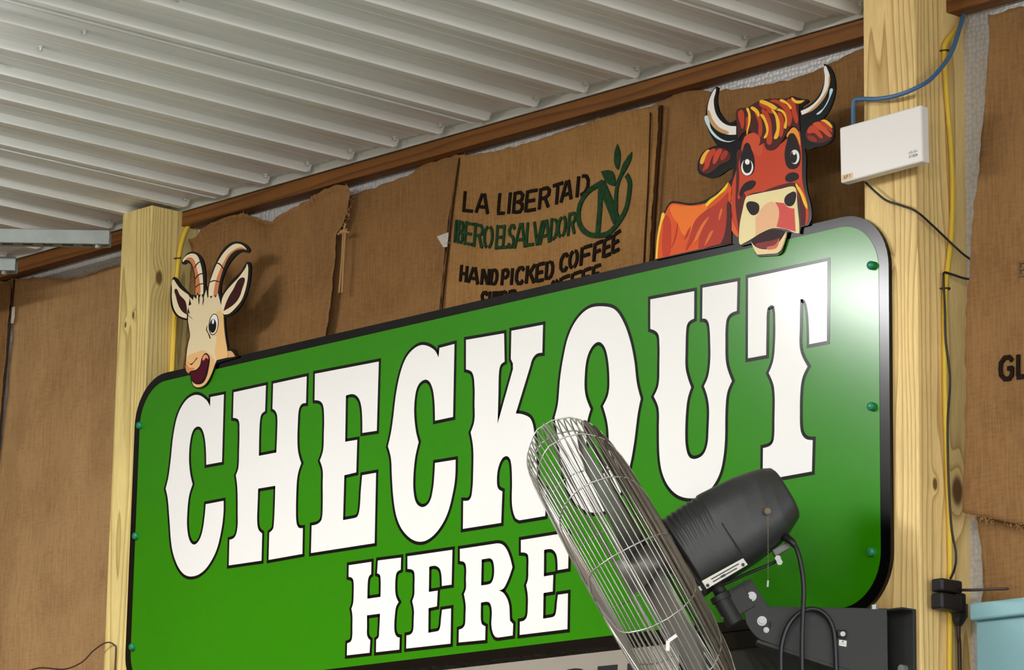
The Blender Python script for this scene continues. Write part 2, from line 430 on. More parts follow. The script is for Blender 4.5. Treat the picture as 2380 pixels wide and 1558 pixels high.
# ------------------------------------------------------------------ burlap
def poly_at(Pl, t):
    Pl = [np.array(p, float) for p in Pl]; L = [np.linalg.norm(Pl[i + 1] - Pl[i]) for i in range(len(Pl) - 1)]; T = sum(L); s = t * T
    for i, l in enumerate(L):
        if s <= l or i == len(L) - 1: return Pl[i] + (Pl[i + 1] - Pl[i]) * (s / l)
        s -= l
def depth_fn(Y0, amp, seed, top=None):
    def f(x, z):
        a = noise.noise(Vector((x * 2.2 + seed, z * 1.3, seed * 1.7))) * amp
        a += noise.noise(Vector((x * 7 + seed * 3, z * 2.2, seed))) * amp * 0.55
        a += noise.noise(Vector((x * 5, z * 9 + seed, seed * 2))) * amp * 0.3
        a += noise.noise(Vector((x * 28, z * 26 + seed, seed * 2))) * amp * 0.10
        return Y0 + a
    return f
def sack(name, top, left, right, Y0, amp, seed, mt, label, nu=44, nv=60, roll=0.006, hem=True):
    f = depth_fn(Y0, amp, seed); V, Fc = [], []
    tl, tr, bl, br = [np.array(p, float) for p in (left[0], right[0], left[-1], right[-1])]
    for j in range(nv + 1):
        v = j / nv; Lp, Rp = poly_at(left, v), poly_at(right, v)
        for i in range(nu + 1):
            u = i / nu; T = poly_at(top, u); B = bl + (br - bl) * u
            q = (1 - v) * T + v * B + (1 - u) * Lp + u * Rp - ((1 - u) * (1 - v) * tl + u * (1 - v) * tr + (1 - u) * v * bl + u * v * br)
            p = onY(q[0], q[1], Y0)
            y = f(p[0], p[2])
            d = min(v * 0.9, 1) ; 
            y -= roll * math.exp(-(v / 0.02) ** 2)
            if hem: y -= 0.003 * (math.exp(-(u / 0.02) ** 2) + math.exp(-((1 - u) / 0.02) ** 2))
            # ragged edges of the cloth
            ed = max(math.exp(-(u / 0.012) ** 2), math.exp(-((1 - u) / 0.012) ** 2)); et = math.exp(-(v / 0.012) ** 2)
            jx = noise.noise(Vector((seed, p[2] * 45, 1.3))) * 0.004 * ed; jz = noise.noise(Vector((p[0] * 45, seed, 4.1))) * 0.005 * et
            V.append((p[0] + jx, y, p[2] + jz))
    for j in range(nv):
        for i in range(nu):
            a = j * (nu + 1) + i; Fc.append([a, a + nu + 1, a + nu + 2, a + 1])
    o = build(name, V, Fc, mt, None, smooth=True, fixn=False)
    md = o.modifiers.new('thick', 'SOLIDIFY'); md.thickness = 0.0018; md.offset = 1 if False else -1
    tag(o, label, 'burlap sack', 'burlap coffee sacks lining the wall'); return o, f
SK = {}
SK['A'] = sack('burlap_sack', [(-170, 690), (-60, 668), (32, 652)], [(-170, 690), (-220, 1640)], [(32, 652), (22, 760), (4, 960), (-8, 1100), (-30, 1640)], 0.135, 0.008, 3.1, BUR[0], 'plain burlap sack hanging at the far left edge of the photo')[0]
SK['B'] = sack('burlap_sack', [(28, 648), (99, 645), (150, 646), (183, 643), (215, 632), (240, 623), (285, 612), (330, 606)], [(28, 648), (20, 780), (2, 960), (-14, 1180), (-36, 1640)], [(330, 606), (290, 1640)], 0.122, 0.020, 5.4, BUR[1], 'plain tan burlap sack with soft creases left of the left post', nv=80)[0]
SK['C'] = sack('burlap_sack', [(448, 560), (466, 552), (477, 534), (511, 516), (532, 503), (569, 497), (600, 509), (637, 520), (674, 494), (717, 469), (767, 445), (800, 434), (823, 436)],
               [(448, 560), (420, 960)], [(823, 436), (812, 500), (800, 530), (789, 549), (780, 688), (768, 760), (742, 960)], 0.112, 0.017, 8.8, BUR[0], 'burlap sack with a wavy frayed top edge behind the goat', roll=0.012)[0]
SK['D'] = sack('burlap_sack', [(790, 466), (824, 455), (896, 432), (958, 405), (984, 386), (1030, 370), (1068, 362)], [(790, 466), (720, 960)], [(1068, 362), (1058, 430), (1051, 482), (1026, 719), (1008, 960)], 0.138, 0.010, 11.3, BUR[0], 'plain burlap sack between the frayed sack and the printed coffee sack')[0]
SK['E'], fE = sack('burlap_sack', [(1066, 364), (1100, 361), (1142, 355), (1211, 339), (1272, 321), (1332, 300), (1422, 270), (1480, 256), (1534, 246)], [(1066, 364), (1056, 440), (1024, 719), (1005, 960)], [(1534, 246), (1530, 330), (1512, 610), (1500, 960)], 0.126, 0.0045, 14.9, BUR[2], 'burlap coffee sack printed with black and green lettering and a plant emblem', nu=60)
SK['F'] = sack('burlap_sack', [(1530, 246), (1565, 226), (1600, 214), (1676, 213), (1743, 206), (1802, 195), (1862, 180), (1920, 156), (1978, 127), (2040, 100)], [(1530, 246), (1524, 400), (1500, 960)], [(2040, 100), (2060, 960)], 0.139, 0.007, 17.2, BUR[0], 'plain burlap sack behind the cow cut-out')[0]
SK['G'], fG = sack('burlap_sack', [(2300, 36), (2340, 26), (2420, 8), (2560, -30)], [(2300, 36), (2301, 90), (2289, 236), (2279, 400), (2264, 535), (2247, 777), (2246, 993), (2240, 1193)], [(2560, -30), (2575, 1262)], 0.085, 0.010, 21.5, BUR[3], 'upper burlap sack with black capital letters right of the right post', nv=80, hem=True)
SK['H'] = sack('burlap_sack', [(2276, 1204), (2330, 1210), (2420, 1225), (2560, 1240)], [(2276, 1204), (2284, 1300), (2284, 1360), (2270, 1500)], [(2560, 1240), (2570, 1500)], 0.115, 0.014, 25.5, BUR[3], 'lower burlap sack above the pale blue panel')[0]

SEAM_SHADE = mat('seam_shade_brown', srgb(62, 38, 20), 0.95, spec=0.1)  # dark brown tubes stand in for shade in the gaps and folds between sacks
build('seam', *tube(smooth_path([onY(x, y, 0.119) for x, y in ((1068, 366), (1058, 438), (1050, 500), (1027, 719), (1006, 960))]), 0.0026, 6), SEAM_SHADE, SK['E'], True)
build('seam', *tube(smooth_path([onY(x, y, 0.119) for x, y in ((1537, 246), (1533, 330), (1526, 420), (1516, 600), (1502, 960))]), 0.0042, 6), SEAM_SHADE, SK['E'], True)
build('seam', *tube(smooth_path([onY(x, y, 0.119) for x, y in ((1512, 262), (1507, 420), (1497, 600), (1482, 960))]), 0.0018, 6), SEAM_SHADE, SK['E'], True)
build('seam', *tube(smooth_path([onY(x, y, 0.118) for x, y in ((33, 650), (27, 720), (15, 840), (4, 960), (-8, 1100), (-30, 1600))]), 0.003, 6), SEAM_SHADE, SK['B'], True)
# frayed cord of two strands knotted on the sack edge behind the goat
def worldpath(px, Y):
    return [onY(a, b, Y) for a, b in px]
STRING = mat('jute_string', srgb(168, 128, 82), 0.9)
r_ = root('jute_tie', onY(793, 550, 0.098), 'knotted jute string hanging down the frayed sack edge', 'string')
build('strand', *tube(smooth_path(worldpath([(803, 520), (798, 545), (795, 600), (791, 650), (788, 681)], 0.096)), 0.0028, 6), STRING, r_, True)
build('strand', *tube(smooth_path(worldpath([(806, 532), (802, 550), (799, 600), (797, 640), (795, 681)], 0.096)), 0.0028, 6), STRING, r_, True)
build('knot', *tube(smooth_path(worldpath([(786, 545), (793, 540), (802, 539), (812, 541)], 0.095)), [0.003] * 8 + [0.006] * 9 + [0.003] * 8, 7), STRING, r_, True)
tag(build('paper_tag', *prism([[(p[0], p[2]) for p in worldpath(((1015, 550), (1042, 540), (1044, 565), (1040, 574), (1030, 575)), 0.118)]], 0.118, 0.1195), mat('paper', srgb(196, 190, 178), 0.8, noise_amt=0.25, noise_scale=160)), 'small torn white paper tag on the seam beside the printed sack', 'tag')
tag(build('paper_tag', *prism([[(p[0], p[2]) for p in worldpath(((28, 714), (34, 713), (33, 738), (30, 752), (25, 752)), 0.115)]], 0.115, 0.1165), MATS['paper']), 'thin white paper strip on the seam at the far left', 'tag')

def fray(parent, edge, Y, seed, n=60, ln=0.016, down=False):
    rg = random.Random(seed); gs = []
    for k in range(n):
        q = poly_at(edge, rg.random()); p = Vector(onY(q[0], q[1], Y)) + Vector((rg.uniform(-.003, .003), rg.uniform(-.004, .001), rg.uniform(-.003, .002)))
        d = Vector((rg.uniform(-1, 1), rg.uniform(-.6, .1), rg.uniform(-.9, 1) if not down else rg.uniform(-1.2, .1))).normalized() * rg.uniform(.3, 1) * ln
        b_ = Vector((rg.uniform(-1, 1), 0, rg.uniform(-1, 1))) * 0.3 * ln
        gs.append(tube([p, p + d * .5 + b_, p + d], [0.0006, 0.0005, 0.0003], 4))
    build('frayed_fibres', *join(*gs), STRING, parent, kind='stuff')
fray(SK['C'], [(700, 478), (767, 447), (800, 436), (823, 437), (812, 500), (800, 530)], 0.100, 1, 70)
fray(SK['C'], [(500, 520), (532, 505), (569, 499), (637, 521), (700, 478)], 0.102, 2, 40, 0.010)
fray(SK['E'], [(1068, 364), (1142, 356), (1272, 322), (1422, 271), (1534, 247)], 0.119, 3, 60, 0.010)
fray(SK['G'], [(2240, 1194), (2283, 1205), (2331, 1214), (2380, 1224)], 0.080, 4, 40, 0.012, True)
fray(SK['B'], [(60, 648), (150, 648), (183, 645), (240, 625)], 0.112, 5, 30, 0.012)
# printed lettering -------------------------------------------------------
def arc(cx, cy, rx, ry, a0, a1, n=7): return [(cx + rx * math.cos(math.radians(a0 + (a1 - a0) * k / n)), cy + ry * math.sin(math.radians(a0 + (a1 - a0) * k / n))) for k in range(n + 1)]
GL = {
 'L': [[(.1, 1), (.1, .1)], [(.0, .05), (1, .05)]], 'A': [[(0, 0), (.42, 1)], [(.58, 1), (1, 0)], [(.3, .32), (.7, .32)]],
 'I': [[(.5, 0), (.5, 1)]], 'B': [[(.1, 0), (.1, 1)], [(.25, .95), (.65, .95), (.88, .82), (.85, .62), (.6, .52), (.35, .52)], [(.6, .5), (.9, .4), (.95, .2), (.75, .05), (.25, .05)]],
 'E': [[(.1, 0), (.1, 1)], [(.25, .95), (1, .95)], [(.25, .5), (.85, .5)], [(.2, .05), (1, .05)]], 'F': [[(.1, 0), (.1, 1)], [(.25, .95), (1, .95)], [(.25, .5), (.85, .5)]],
 'R': [[(.1, 0), (.1, 1)], [(.25, .95), (.7, .95), (.92, .8), (.88, .6), (.6, .5), (.3, .5)], [(.58, .48), (.95, 0)]],
 'P': [[(.1, 0), (.1, 1)], [(.25, .95), (.7, .95), (.92, .8), (.88, .58), (.6, .48), (.3, .48)]],
 'T': [[(0, .95), (1, .95)], [(.5, .85), (.5, 0)]], 'D': [[(.08, 0), (.08, 1)], [(.4, .95), (.75, .88), (.95, .65), (.95, .35), (.75, .12), (.4, .05)]],
 'H': [[(.08, 0), (.08, 1)], [(.92, 0), (.92, 1)], [(.2, .5), (.8, .5)]], 'N': [[(.08, 0), (.08, 1)], [(.92, 0), (.92, 1)], [(.15, .95), (.85, .05)]],
 'C': [[(.95, .78), (.75, .95), (.4, .95), (.12, .75), (.08, .5), (.12, .25), (.4, .05), (.75, .05), (.95, .22)]],
 'K': [[(.1, 0), (.1, 1)], [(.9, 1), (.25, .5)], [(.4, .58), (.95, 0)]], 'O': [arc(.45, .5, .38, .45, 100, 260), arc(.55, .5, .38, .45, -80, 80)],
 'U': [[(.08, 1), (.08, .25), (.3, .04), (.7, .04), (.92, .25), (.92, 1)]], 'S': [[(.95, .8), (.7, .96), (.3, .95), (.08, .78), (.2, .58), (.75, .45), (.94, .25), (.7, .05), (.3, .04), (.05, .2)]],
 'V': [[(0, 1), (.5, 0), (1, 1)]], 'G': [[(.95, .78), (.75, .95), (.4, .95), (.12, .75), (.08, .5), (.12, .25), (.4, .05), (.75, .05), (.93, .2), (.93, .48), (.6, .48)]],
}
def interp(Pl, x):
    for i in range(len(Pl) - 1):
        if x <= Pl[i + 1][0] or i == len(Pl) - 2:
            a, b = Pl[i], Pl[i + 1]; return a[1] + (b[1] - a[1]) * (x - a[0]) / (b[0] - a[0])
def text_line(parent, letters, spans, base, topl, crop, f, Y0, wd, mt, serif=False, lean=0.0, name='letter'):
    ox, oy, sc = crop
    for ch, (x0, x1) in zip(letters, spans):
        lines = []
        gl = list(GL[ch])
        if serif:
            ends = [p for L in GL[ch] for p in (L[0], L[-1])] if ch not in 'OCS' else []
            gl += [[(p[0] - .12, min(max(p[1], .03), .97)), (p[0] + .12, min(max(p[1], .03), .97))] for p in ends if p[1] < .05 or p[1] > .95]
        for L in gl:
            q = []
            for (u, v) in L:
                x = x0 + (x1 - x0) * u
                yb, yt = interp(base, x), interp(topl, x)
                y = yb + (yt - yb) * v
                p = onY((x + lean * (v - .5)) / sc + ox, y / sc + oy, Y0); q.append((p[0], p[2]))
            lines.append(q)
        V, Fc = stroke_geo(lines, wd, lambda x, z: f(x, z) - 0.0036, lambda x, z: f(x, z) - 0.0004)
        build(name, V, Fc, mt, parent)
CE = (1000, 250, 3.314)
text_line(SK['E'], 'LALIBERTAD', [(272, 345), (372, 462), (538, 592), (612, 640), (655, 735), (752, 838), (858, 942), (962, 1038), (1034, 1112), (1150, 1240)],
          [(270, 803), (460, 822), (560, 828), (700, 818), (800, 806), (900, 785), (1000, 752), (1080, 722), (1240, 672)], [(270, 648), (420, 668), (560, 664), (700, 652), (800, 640), (900, 622), (1000, 590), (1080, 565), (1240, 505)], CE, fE, 0.13, 0.0076, INK, lean=14)
text_line(SK['E'], 'IBEROELSALVADOR', [(196, 224), (230, 268), (280, 340), (350, 418), (425, 497), (522, 574), (578, 618), (620, 668), (676, 756), (760, 822), (818, 880), (872, 944), (948, 1000), (1004, 1068), (1085, 1140)],
          [(205, 1038), (330, 1066), (460, 1092), (560, 1092), (700, 1083), (800, 1072), (900, 1052), (1000, 1020), (1140, 972)], [(205, 872), (330, 893), (460, 914), (560, 915), (700, 902), (800, 893), (900, 880), (1000, 852), (1140, 806)], CE, fE, 0.13, 0.0068, GINK, serif=True, lean=12)
text_line(SK['E'], 'HANDPICKEDCOFFEE', [(248, 298), (312, 384), (408, 468), (482, 530), (566, 618), (634, 660), (678, 738), (756, 826), (832, 892), (908, 964), (1022, 1080), (1092, 1160), (1180, 1262), (1280, 1340), (1352, 1412), (1422, 1480)],
          [(245, 1342), (400, 1368), (600, 1374), (720, 1366), (820, 1354), (960, 1322), (1020, 1278), (1150, 1238), (1300, 1188), (1400, 1145), (1480, 1104)], [(245, 1215), (400, 1246), (600, 1250), (720, 1232), (820, 1214), (960, 1180), (1030, 1142), (1150, 1096), (1300, 1046), (1400, 1002), (1480, 945)], CE, fE, 0.13, 0.0076, INK, lean=12)
text_line(SK['E'], 'SUNDR', [(405, 450), (465, 502), (512, 548), (560, 605), (620, 680)], [(400, 1560), (700, 1540)], [(400, 1425), (700, 1408)], CE, fE, 0.13, 0.0076, INK, lean=10)
text_line(SK['E'], 'OFFEE', [(945, 1005), (1015, 1090), (1105, 1180), (1192, 1255), (1270, 1328)], [(940, 1465), (1330, 1345)], [(940, 1345), (1330, 1210)], CE, fE, 0.13, 0.0076, INK, lean=10)
def cpt(L, crop, Y0): return [(p[0], p[2]) for p in (onY(x / crop[2] + crop[0], y / crop[2] + crop[1], Y0) for x, y in L)]
fEa, fEb = (lambda x, z: fE(x, z) - 0.0036), (lambda x, z: fE(x, z) - 0.0004)
def smooth2(L, sub=5): return [(v.x, v.y) for v in smooth_path([(a, b, 0) for a, b in L], sub)]
emb = build('emblem', *join(
    stroke_geo([cpt(smooth2([(1345, 580), (1240, 650), (1180, 740), (1162, 840), (1180, 920), (1230, 975), (1300, 992), (1390, 975), (1470, 890), (1530, 780), (1552, 660), (1555, 580), (1530, 525)]), CE, .13)], 0.0115, fEa, fEb),
    stroke_geo([cpt([(1330, 600), (1325, 780), (1312, 970)], CE, .13)], 0.013, fEa, fEb),
    stroke_geo([cpt([(1335, 590), (1395, 730), (1455, 880)], CE, .13)], 0.022, fEa, fEb),
    stroke_geo([cpt(smooth2([(1452, 880), (1448, 700), (1462, 590), (1500, 500), (1555, 380)]), CE, .13)], 0.0095, fEa, fEb),
    prism([cpt(smooth2([(1460, 288), (1482, 370), (1466, 482), (1438, 430), (1440, 350), (1460, 288)])[:-1], CE, .13)], fEa, fEb),
    prism([cpt(smooth2([(1572, 348), (1560, 420), (1505, 520), (1470, 580), (1500, 450), (1572, 348)])[:-1], CE, .13)], fEa, fEb),
    prism([cpt(smooth2([(1335, 498), (1400, 488), (1432, 520), (1442, 605), (1380, 585), (1335, 498)])[:-1], CE, .13)], fEa, fEb)), GINK, SK['E'])
text_line(SK['G'], 'GL', [(2326, 2360), (2370, 2398)], [(2326, 887), (2440, 873)], [(2326, 832), (2440, 818)], (0, 0, 1.0), fG, 0.085, 0.0085, INK)
text_line(SK['G'], 'E', [(2374, 2400)], [(2374, 646), (2440, 636)], [(2374, 612), (2440, 600)], (0, 0, 1.0), fG, 0.085, 0.005, mat('faded_ink', srgb(110, 84, 58), 0.95))

# ------------------------------------------------------------------ the green sign
SX0, SX1, SZ0, SZ1 = -1.222, 1.2195, 2.4795, 3.2705
sign = root('checkout_sign', (0, 0.005, SZ0), 'large green checkout sign with white western lettering and a black rounded border', 'sign')
build('board', *prism([rrect(SX0, SX1, SZ0, SZ1, 0.118)], 0.0, 0.0098), BLACK, sign)
build('face_panel', *prism([rrect(-1.200, 1.1945, 2.4993, 3.2505, 0.100)], -0.0006, 0.001), GREEN, sign)
CA, CB, CC, CD = (360, 860, 2.9964), (880, 660, 2.5125), (1480, 560, 2.5129), (780, 1200, 4.1034)
LET = [
 (CA, ["387,258 ~360,210 ~300,175 ~240,195 ~190,255 ~155,340 ~130,470 ~112,640 ~97,750 78,828 ~93,900 ~105,1050 ~120,1230 ~150,1340 ~195,1415 ~245,1440 ~310,1425 ~370,1370 ~430,1260 ~465,1120 ~480,1000 481,913 357,937 ~350,1020 ~335,1120 ~310,1190 ~275,1218 ~245,1190 ~228,1110 ~228,1000 ~240,880 265,798 ~248,720 ~240,620 ~248,500 ~270,420 ~305,395 ~335,420 ~355,510 361,662 470,642 483,172 390,190"]),
 (CA, ["552,157 776,108 770,288 ~745,310 ~735,350 ~730,430 727,600 849,577 ~855,430 ~855,320 ~840,285 822,272 827,97 1060,46 1055,232 ~1025,240 ~1005,280 ~998,380 ~995,480 ~1000,570 1022,652 ~1000,720 ~990,800 ~985,1000 ~990,1070 ~1005,1100 1033,1103 1030,1283 795,1325 800,1135 ~825,1110 ~832,1070 ~838,950 842,808 722,828 ~717,960 ~715,1060 ~725,1115 750,1140 745,1330 518,1363 522,1185 ~560,1165 ~578,1100 ~580,1000 ~578,830 567,735 ~585,680 ~590,560 ~592,420 ~585,350 547,335"]),
 (CA, ["1118,28 1562,-57 1548,425 1448,440 ~1447,330 ~1440,250 ~1420,195 ~1385,170 1333,180 1328,502 1412,488 1405,715 1322,735 1313,1048 1385,1035 ~1415,1020 ~1430,960 ~1437,850 1447,735 1543,718 1533,1208 1090,1277 1095,1085 ~1140,1072 ~1165,1040 ~1172,950 ~1172,800 ~1172,700 1152,632 ~1175,560 ~1180,450 ~1182,330 ~1175,250 ~1155,220 1115,212"]),
 (CB, ["352,432 ~325,385 ~265,358 ~215,375 ~165,430 ~130,520 ~105,640 ~88,780 ~75,870 57,950 ~75,1020 ~80,1120 ~90,1260 ~110,1370 ~150,1450 ~215,1502 ~280,1500 ~350,1440 ~405,1340 ~440,1200 ~450,1120 452,1028 332,1047 ~328,1120 ~320,1200 ~300,1275 ~262,1305 ~225,1285 ~207,1220 ~205,1130 ~215,1020 236,925 ~220,860 ~210,760 ~215,660 ~235,590 ~275,560 ~305,580 ~325,650 332,800 437,778 445,352 358,375"]),
 (CB, ["513,328 735,290 738,455 ~715,475 ~705,520 ~702,640 697,820 787,500 787,465 775,440 778,275 962,240 958,403 ~925,410 ~900,440 ~885,490 803,758 ~850,765 ~890,790 ~910,860 ~922,1000 ~930,1120 ~945,1180 980,1200 975,1357 825,1382 ~800,1365 ~782,1290 ~782,1150 ~775,1040 ~755,1008 ~725,1020 ~700,1080 ~693,1150 ~700,1195 725,1213 718,1397 495,1432 497,1268 ~535,1260 ~550,1200 ~555,1100 ~555,960 540,868 ~562,800 ~563,700 ~563,600 ~550,520 513,500"]),
 (CB, ["~1310,132 ~1380,150 ~1430,220 ~1470,330 ~1495,450 ~1510,580 1533,672 ~1515,760 ~1495,920 ~1470,1060 ~1430,1190 ~1360,1305 ~1285,1337 ~1200,1320 ~1130,1240 ~1085,1120 ~1060,980 ~1045,870 1030,783 ~1050,700 ~1062,560 ~1080,440 ~1110,310 ~1160,210 ~1230,145",
       "~1288,340 ~1250,365 ~1220,430 ~1207,520 ~1208,640 1240,733 ~1222,800 ~1215,900 ~1217,1000 ~1235,1090 ~1275,1130 ~1315,1110 ~1340,1040 ~1347,940 ~1340,820 1313,715 ~1345,640 ~1350,540 ~1340,430 ~1320,365"]),
 (CC, ["82,343 338,295 337,455 ~305,475 ~292,510 ~287,650 ~287,740 ~300,800 320,857 ~300,920 ~290,1000 ~285,1120 ~290,1210 ~310,1265 ~345,1275 ~390,1250 ~415,1190 ~422,1100 ~425,980 ~415,910 395,850 ~420,790 ~432,700 ~432,600 ~425,490 ~410,460 385,455 387,275 590,238 587,410 ~545,430 ~525,470 ~520,600 ~525,720 558,820 ~530,890 ~520,1000 ~518,1150 ~510,1250 ~490,1350 ~450,1430 ~390,1490 ~310,1505 ~240,1485 ~185,1430 ~150,1350 ~135,1250 ~132,1100 ~130,980 102,910 ~130,840 ~135,720 ~135,600 ~125,540 82,515"]),
 (CC, ["653,218 1116,120 1113,585 1010,605 ~1008,500 ~1000,400 ~985,350 ~965,340 957,345 ~955,500 ~957,640 1000,735 ~970,800 ~958,880 ~955,1000 ~960,1110 ~985,1155 1030,1165 1025,1348 738,1400 740,1212 ~785,1195 ~803,1160 ~807,1050 ~805,860 773,773 ~800,700 ~810,600 ~812,480 ~805,385 ~785,378 ~765,400 ~760,520 758,668 652,687"]),
 (CD, ["130,470 345,438 343,555 ~325,572 ~313,610 ~308,700 307,790 432,772 ~435,680 ~433,590 ~425,560 400,547 408,425 628,397 625,512 ~595,530 ~580,560 ~572,660 ~578,760 605,822 ~580,870 ~568,960 ~563,1060 ~570,1120 ~590,1152 615,1160 612,1275 390,1300 392,1180 ~415,1155 ~420,1100 ~425,1020 428,932 303,948 ~303,1060 ~303,1130 ~315,1165 335,1185 328,1305 112,1330 115,1215 ~150,1195 ~163,1150 ~165,1050 ~165,950 155,885 ~172,830 ~177,740 ~177,640 ~165,595 128,580"]),
 (CD, ["690,385 1118,323 1110,655 1018,668 ~1015,580 ~1005,520 ~985,490 ~950,475 897,485 893,725 978,712 970,862 890,880 888,1115 960,1103 ~990,1090 ~1005,1040 ~1010,980 1020,895 1105,882 1100,1218 678,1265 680,1140 ~725,1125 ~745,1085 ~750,980 ~752,900 735,812 ~755,750 ~757,660 ~758,570 ~745,520 690,505"]),
 (CD, ["1190,315 1540,262 ~1590,270 ~1630,310 ~1665,390 1690,490 ~1660,580 ~1625,660 ~1600,695 1560,712 ~1600,730 ~1640,790 ~1660,860 ~1665,960 1668,1000 1697,1030 1693,1140 1555,1160 ~1525,1150 ~1500,1100 ~1490,1030 ~1495,920 ~1485,850 ~1460,820 1390,828 ~1388,920 ~1390,1000 1400,1035 1433,1055 1430,1183 1178,1207 1180,1085 ~1215,1070 ~1238,1035 ~1243,950 ~1245,850 1228,745 ~1248,690 ~1248,600 ~1250,500 ~1235,445 1190,430",
       "1397,415 1470,402 ~1500,420 ~1515,480 ~1515,560 ~1500,620 ~1475,648 1392,662"]),
 (CD, ["1772,230 2228,157 2222,500 2122,517 ~2120,430 ~2110,370 ~2085,330 ~2050,315 1992,325 1990,577 2080,562 2075,720 1987,735 1983,980 2060,968 ~2095,950 ~2110,890 ~2115,830 2125,752 2220,738 2215,1080 1760,1135 1762,1008 ~1805,995 ~1830,955 ~1838,860 ~1838,760 1822,660 ~1840,600 ~1843,500 ~1843,400 ~1830,360 1772,347"]),
]
for crop, ss in LET:
    loops = [loopY(s, crop) for s in ss]
    lt = build('letter', *prism(loops, -0.0014, -0.0004), WHITE, sign)
    for li, lp_ in enumerate(loops): build('letter_outline', *outline_geo([lp_], 0.0072, -0.0010, -0.0004, hole=li > 0), BLACK, lt)
CAPG = mat('green_screw_cap', srgb(30, 128, 84), 0.35)
def cap(px):
    c = onY(px[0], px[1], 0.0)
    V, Fc = [], []; prof = [(0.0085, 0.0), (0.0085, -0.008), (0.0072, -0.0105), (0.0, -0.0112)]; n = 16
    for r, y in prof[:-1]:
        for k in range(n): V.append((c[0] + r * math.cos(2 * math.pi * k / n), y, c[2] + r * math.sin(2 * math.pi * k / n)))
    V.append((c[0], prof[-1][1], c[2]))
    for j in range(2):
        for k in range(n): Fc.append([j * n + k, j * n + (k + 1) % n, (j + 1) * n + (k + 1) % n, (j + 1) * n + k])
    for k in range(n): Fc.append([2 * n + k, 2 * n + (k + 1) % n, 3 * n])
    build('screw_cap', V, Fc, CAPG, sign, True)
for px in ((328, 990), (319, 1247), (311, 1505), (2029, 618), (2029, 946), (2029, 1284)): cap(px)

# ------------------------------------------------------------------ animal cut-outs
class Art:
    def __init__(s, rt, crop, y0): s.rt, s.crop, s.y0 = rt, crop, y0
    def add(s, name, path, col, layer, parent=None, sub=5):
        L = loopY(path, s.crop, s.y0, sub)
        mt = BLACK if col == 'k' else P(*col)
        return build(name, *prism([L], s.y0 - 0.0004 * layer, s.y0 if layer else s.y0 + 0.004), mt, parent or s.rt)
CG = (360, 540, 4.1)
goat = root('goat_cutout', onY(470, 850, -0.004), 'cream cartoon goat with curved horns standing on the sign', 'cutout')
A = Art(goat, CG, -0.0052)
A.add('backing', "~178,427 ~158,480 ~148,580 ~152,690 ~178,765 ~225,815 305,840 ~312,900 ~328,985 ~306,1070 ~293,1180 ~286,1290 ~300,1345 338,1355 ~345,1425 ~370,1475 ~410,1490 ~460,1478 ~510,1430 ~548,1345 590,1250 790,1190 ~760,1120 700,1105 ~685,1010 ~672,900 668,812 ~720,795 ~790,740 ~850,650 ~895,520 ~912,400 ~913,310 ~897,283 ~872,290 ~820,372 ~720,470 ~665,550 632,610 ~628,520 ~650,430 ~680,350 ~740,255 ~800,200 ~850,188 ~885,197 ~906,176 ~890,140 ~850,105 ~795,88 ~730,98 ~670,140 ~615,215 ~570,310 ~535,410 ~510,500 495,545 482,500 ~482,400 ~468,300 ~440,235 ~400,197 ~350,185 ~305,205 ~268,250 ~255,292 ~275,308 ~310,292 ~342,310 ~365,370 ~377,450 ~383,540 378,600 330,590 ~290,545 ~240,490 ~205,440", 'k', 0)
def goat_horn(base, shade, rings):
    h = A.add('horn', base, (243, 224, 190), 1)
    A.add('horn_shade', shade, (206, 130, 84), 2, h)
    for rg in rings: A.add('horn_ring', rg, 'k', 3, h)
goat_horn("~265,282 ~290,232 ~350,203 ~400,220 ~430,285 ~450,370 ~460,480 461,590 388,600 ~389,480 ~381,390 ~362,320 ~330,272 ~295,262", "~300,258 ~340,240 ~375,265 ~395,330 388,300 ~410,380 ~428,470 ~432,590 388,600 ~389,480 ~381,390 ~362,320 ~330,272",
          ["378,338 ~400,300 428,280 432,287 ~405,308 382,346", "386,440 ~415,405 453,390 455,398 ~420,413 389,449", "390,520 ~425,495 461,486 462,494 ~428,503 391,529"])
goat_horn("512,612 ~518,510 ~556,385 ~602,280 ~670,180 ~750,116 ~810,112 ~855,140 878,170 ~820,163 ~760,182 ~700,245 ~652,350 ~622,450 ~605,540 597,600", "560,605 ~575,500 ~605,400 ~650,300 ~700,215 ~770,160 ~830,145 878,170 ~820,163 ~760,182 ~700,245 ~652,350 ~622,450 ~605,540 597,600",
          ["590,290 ~625,300 656,345 650,352 ~618,310 585,300", "520,478 ~565,458 617,470 615,479 ~566,468 518,487"])
def goat_ear(outer, inner):
    e = A.add('ear', outer, (240, 222, 184), 1); A.add('inner_ear', inner, (58, 24, 26), 2, e)
goat_ear("~172,452 ~164,540 ~164,640 ~185,735 ~230,795 305,822 305,788 330,640 ~322,600 ~285,572 ~235,530 ~205,490", "~197,540 ~240,600 ~290,655 ~306,720 306,785 ~262,755 ~228,700 ~205,620")
goat_ear("~882,305 ~865,340 ~800,430 ~720,515 ~665,585 640,640 625,740 660,785 ~710,775 ~770,720 ~830,640 ~870,520 ~888,400", "~842,430 ~828,560 ~792,645 ~740,700 655,752 ~690,650 ~740,560")
A.add('neck', "690,1135 ~730,1135 765,1185 700,1196", (214, 168, 112), 1)
fc = A.add('face', "350,690 330,615 368,650 372,612 396,640 408,570 428,625 442,585 462,640 490,550 503,632 522,600 534,635 562,592 578,628 602,582 622,660 ~640,740 655,800 ~660,900 ~672,1010 690,1110 696,1195 590,1220 ~570,1265 ~540,1350 ~495,1435 ~450,1472 ~400,1478 ~365,1450 ~352,1385 345,1330 325,1347 ~303,1320 ~300,1240 ~306,1150 ~320,1060 ~337,990 ~326,900 318,850 322,765 340,790 316,705", (229, 212, 172), 2, sub=4)
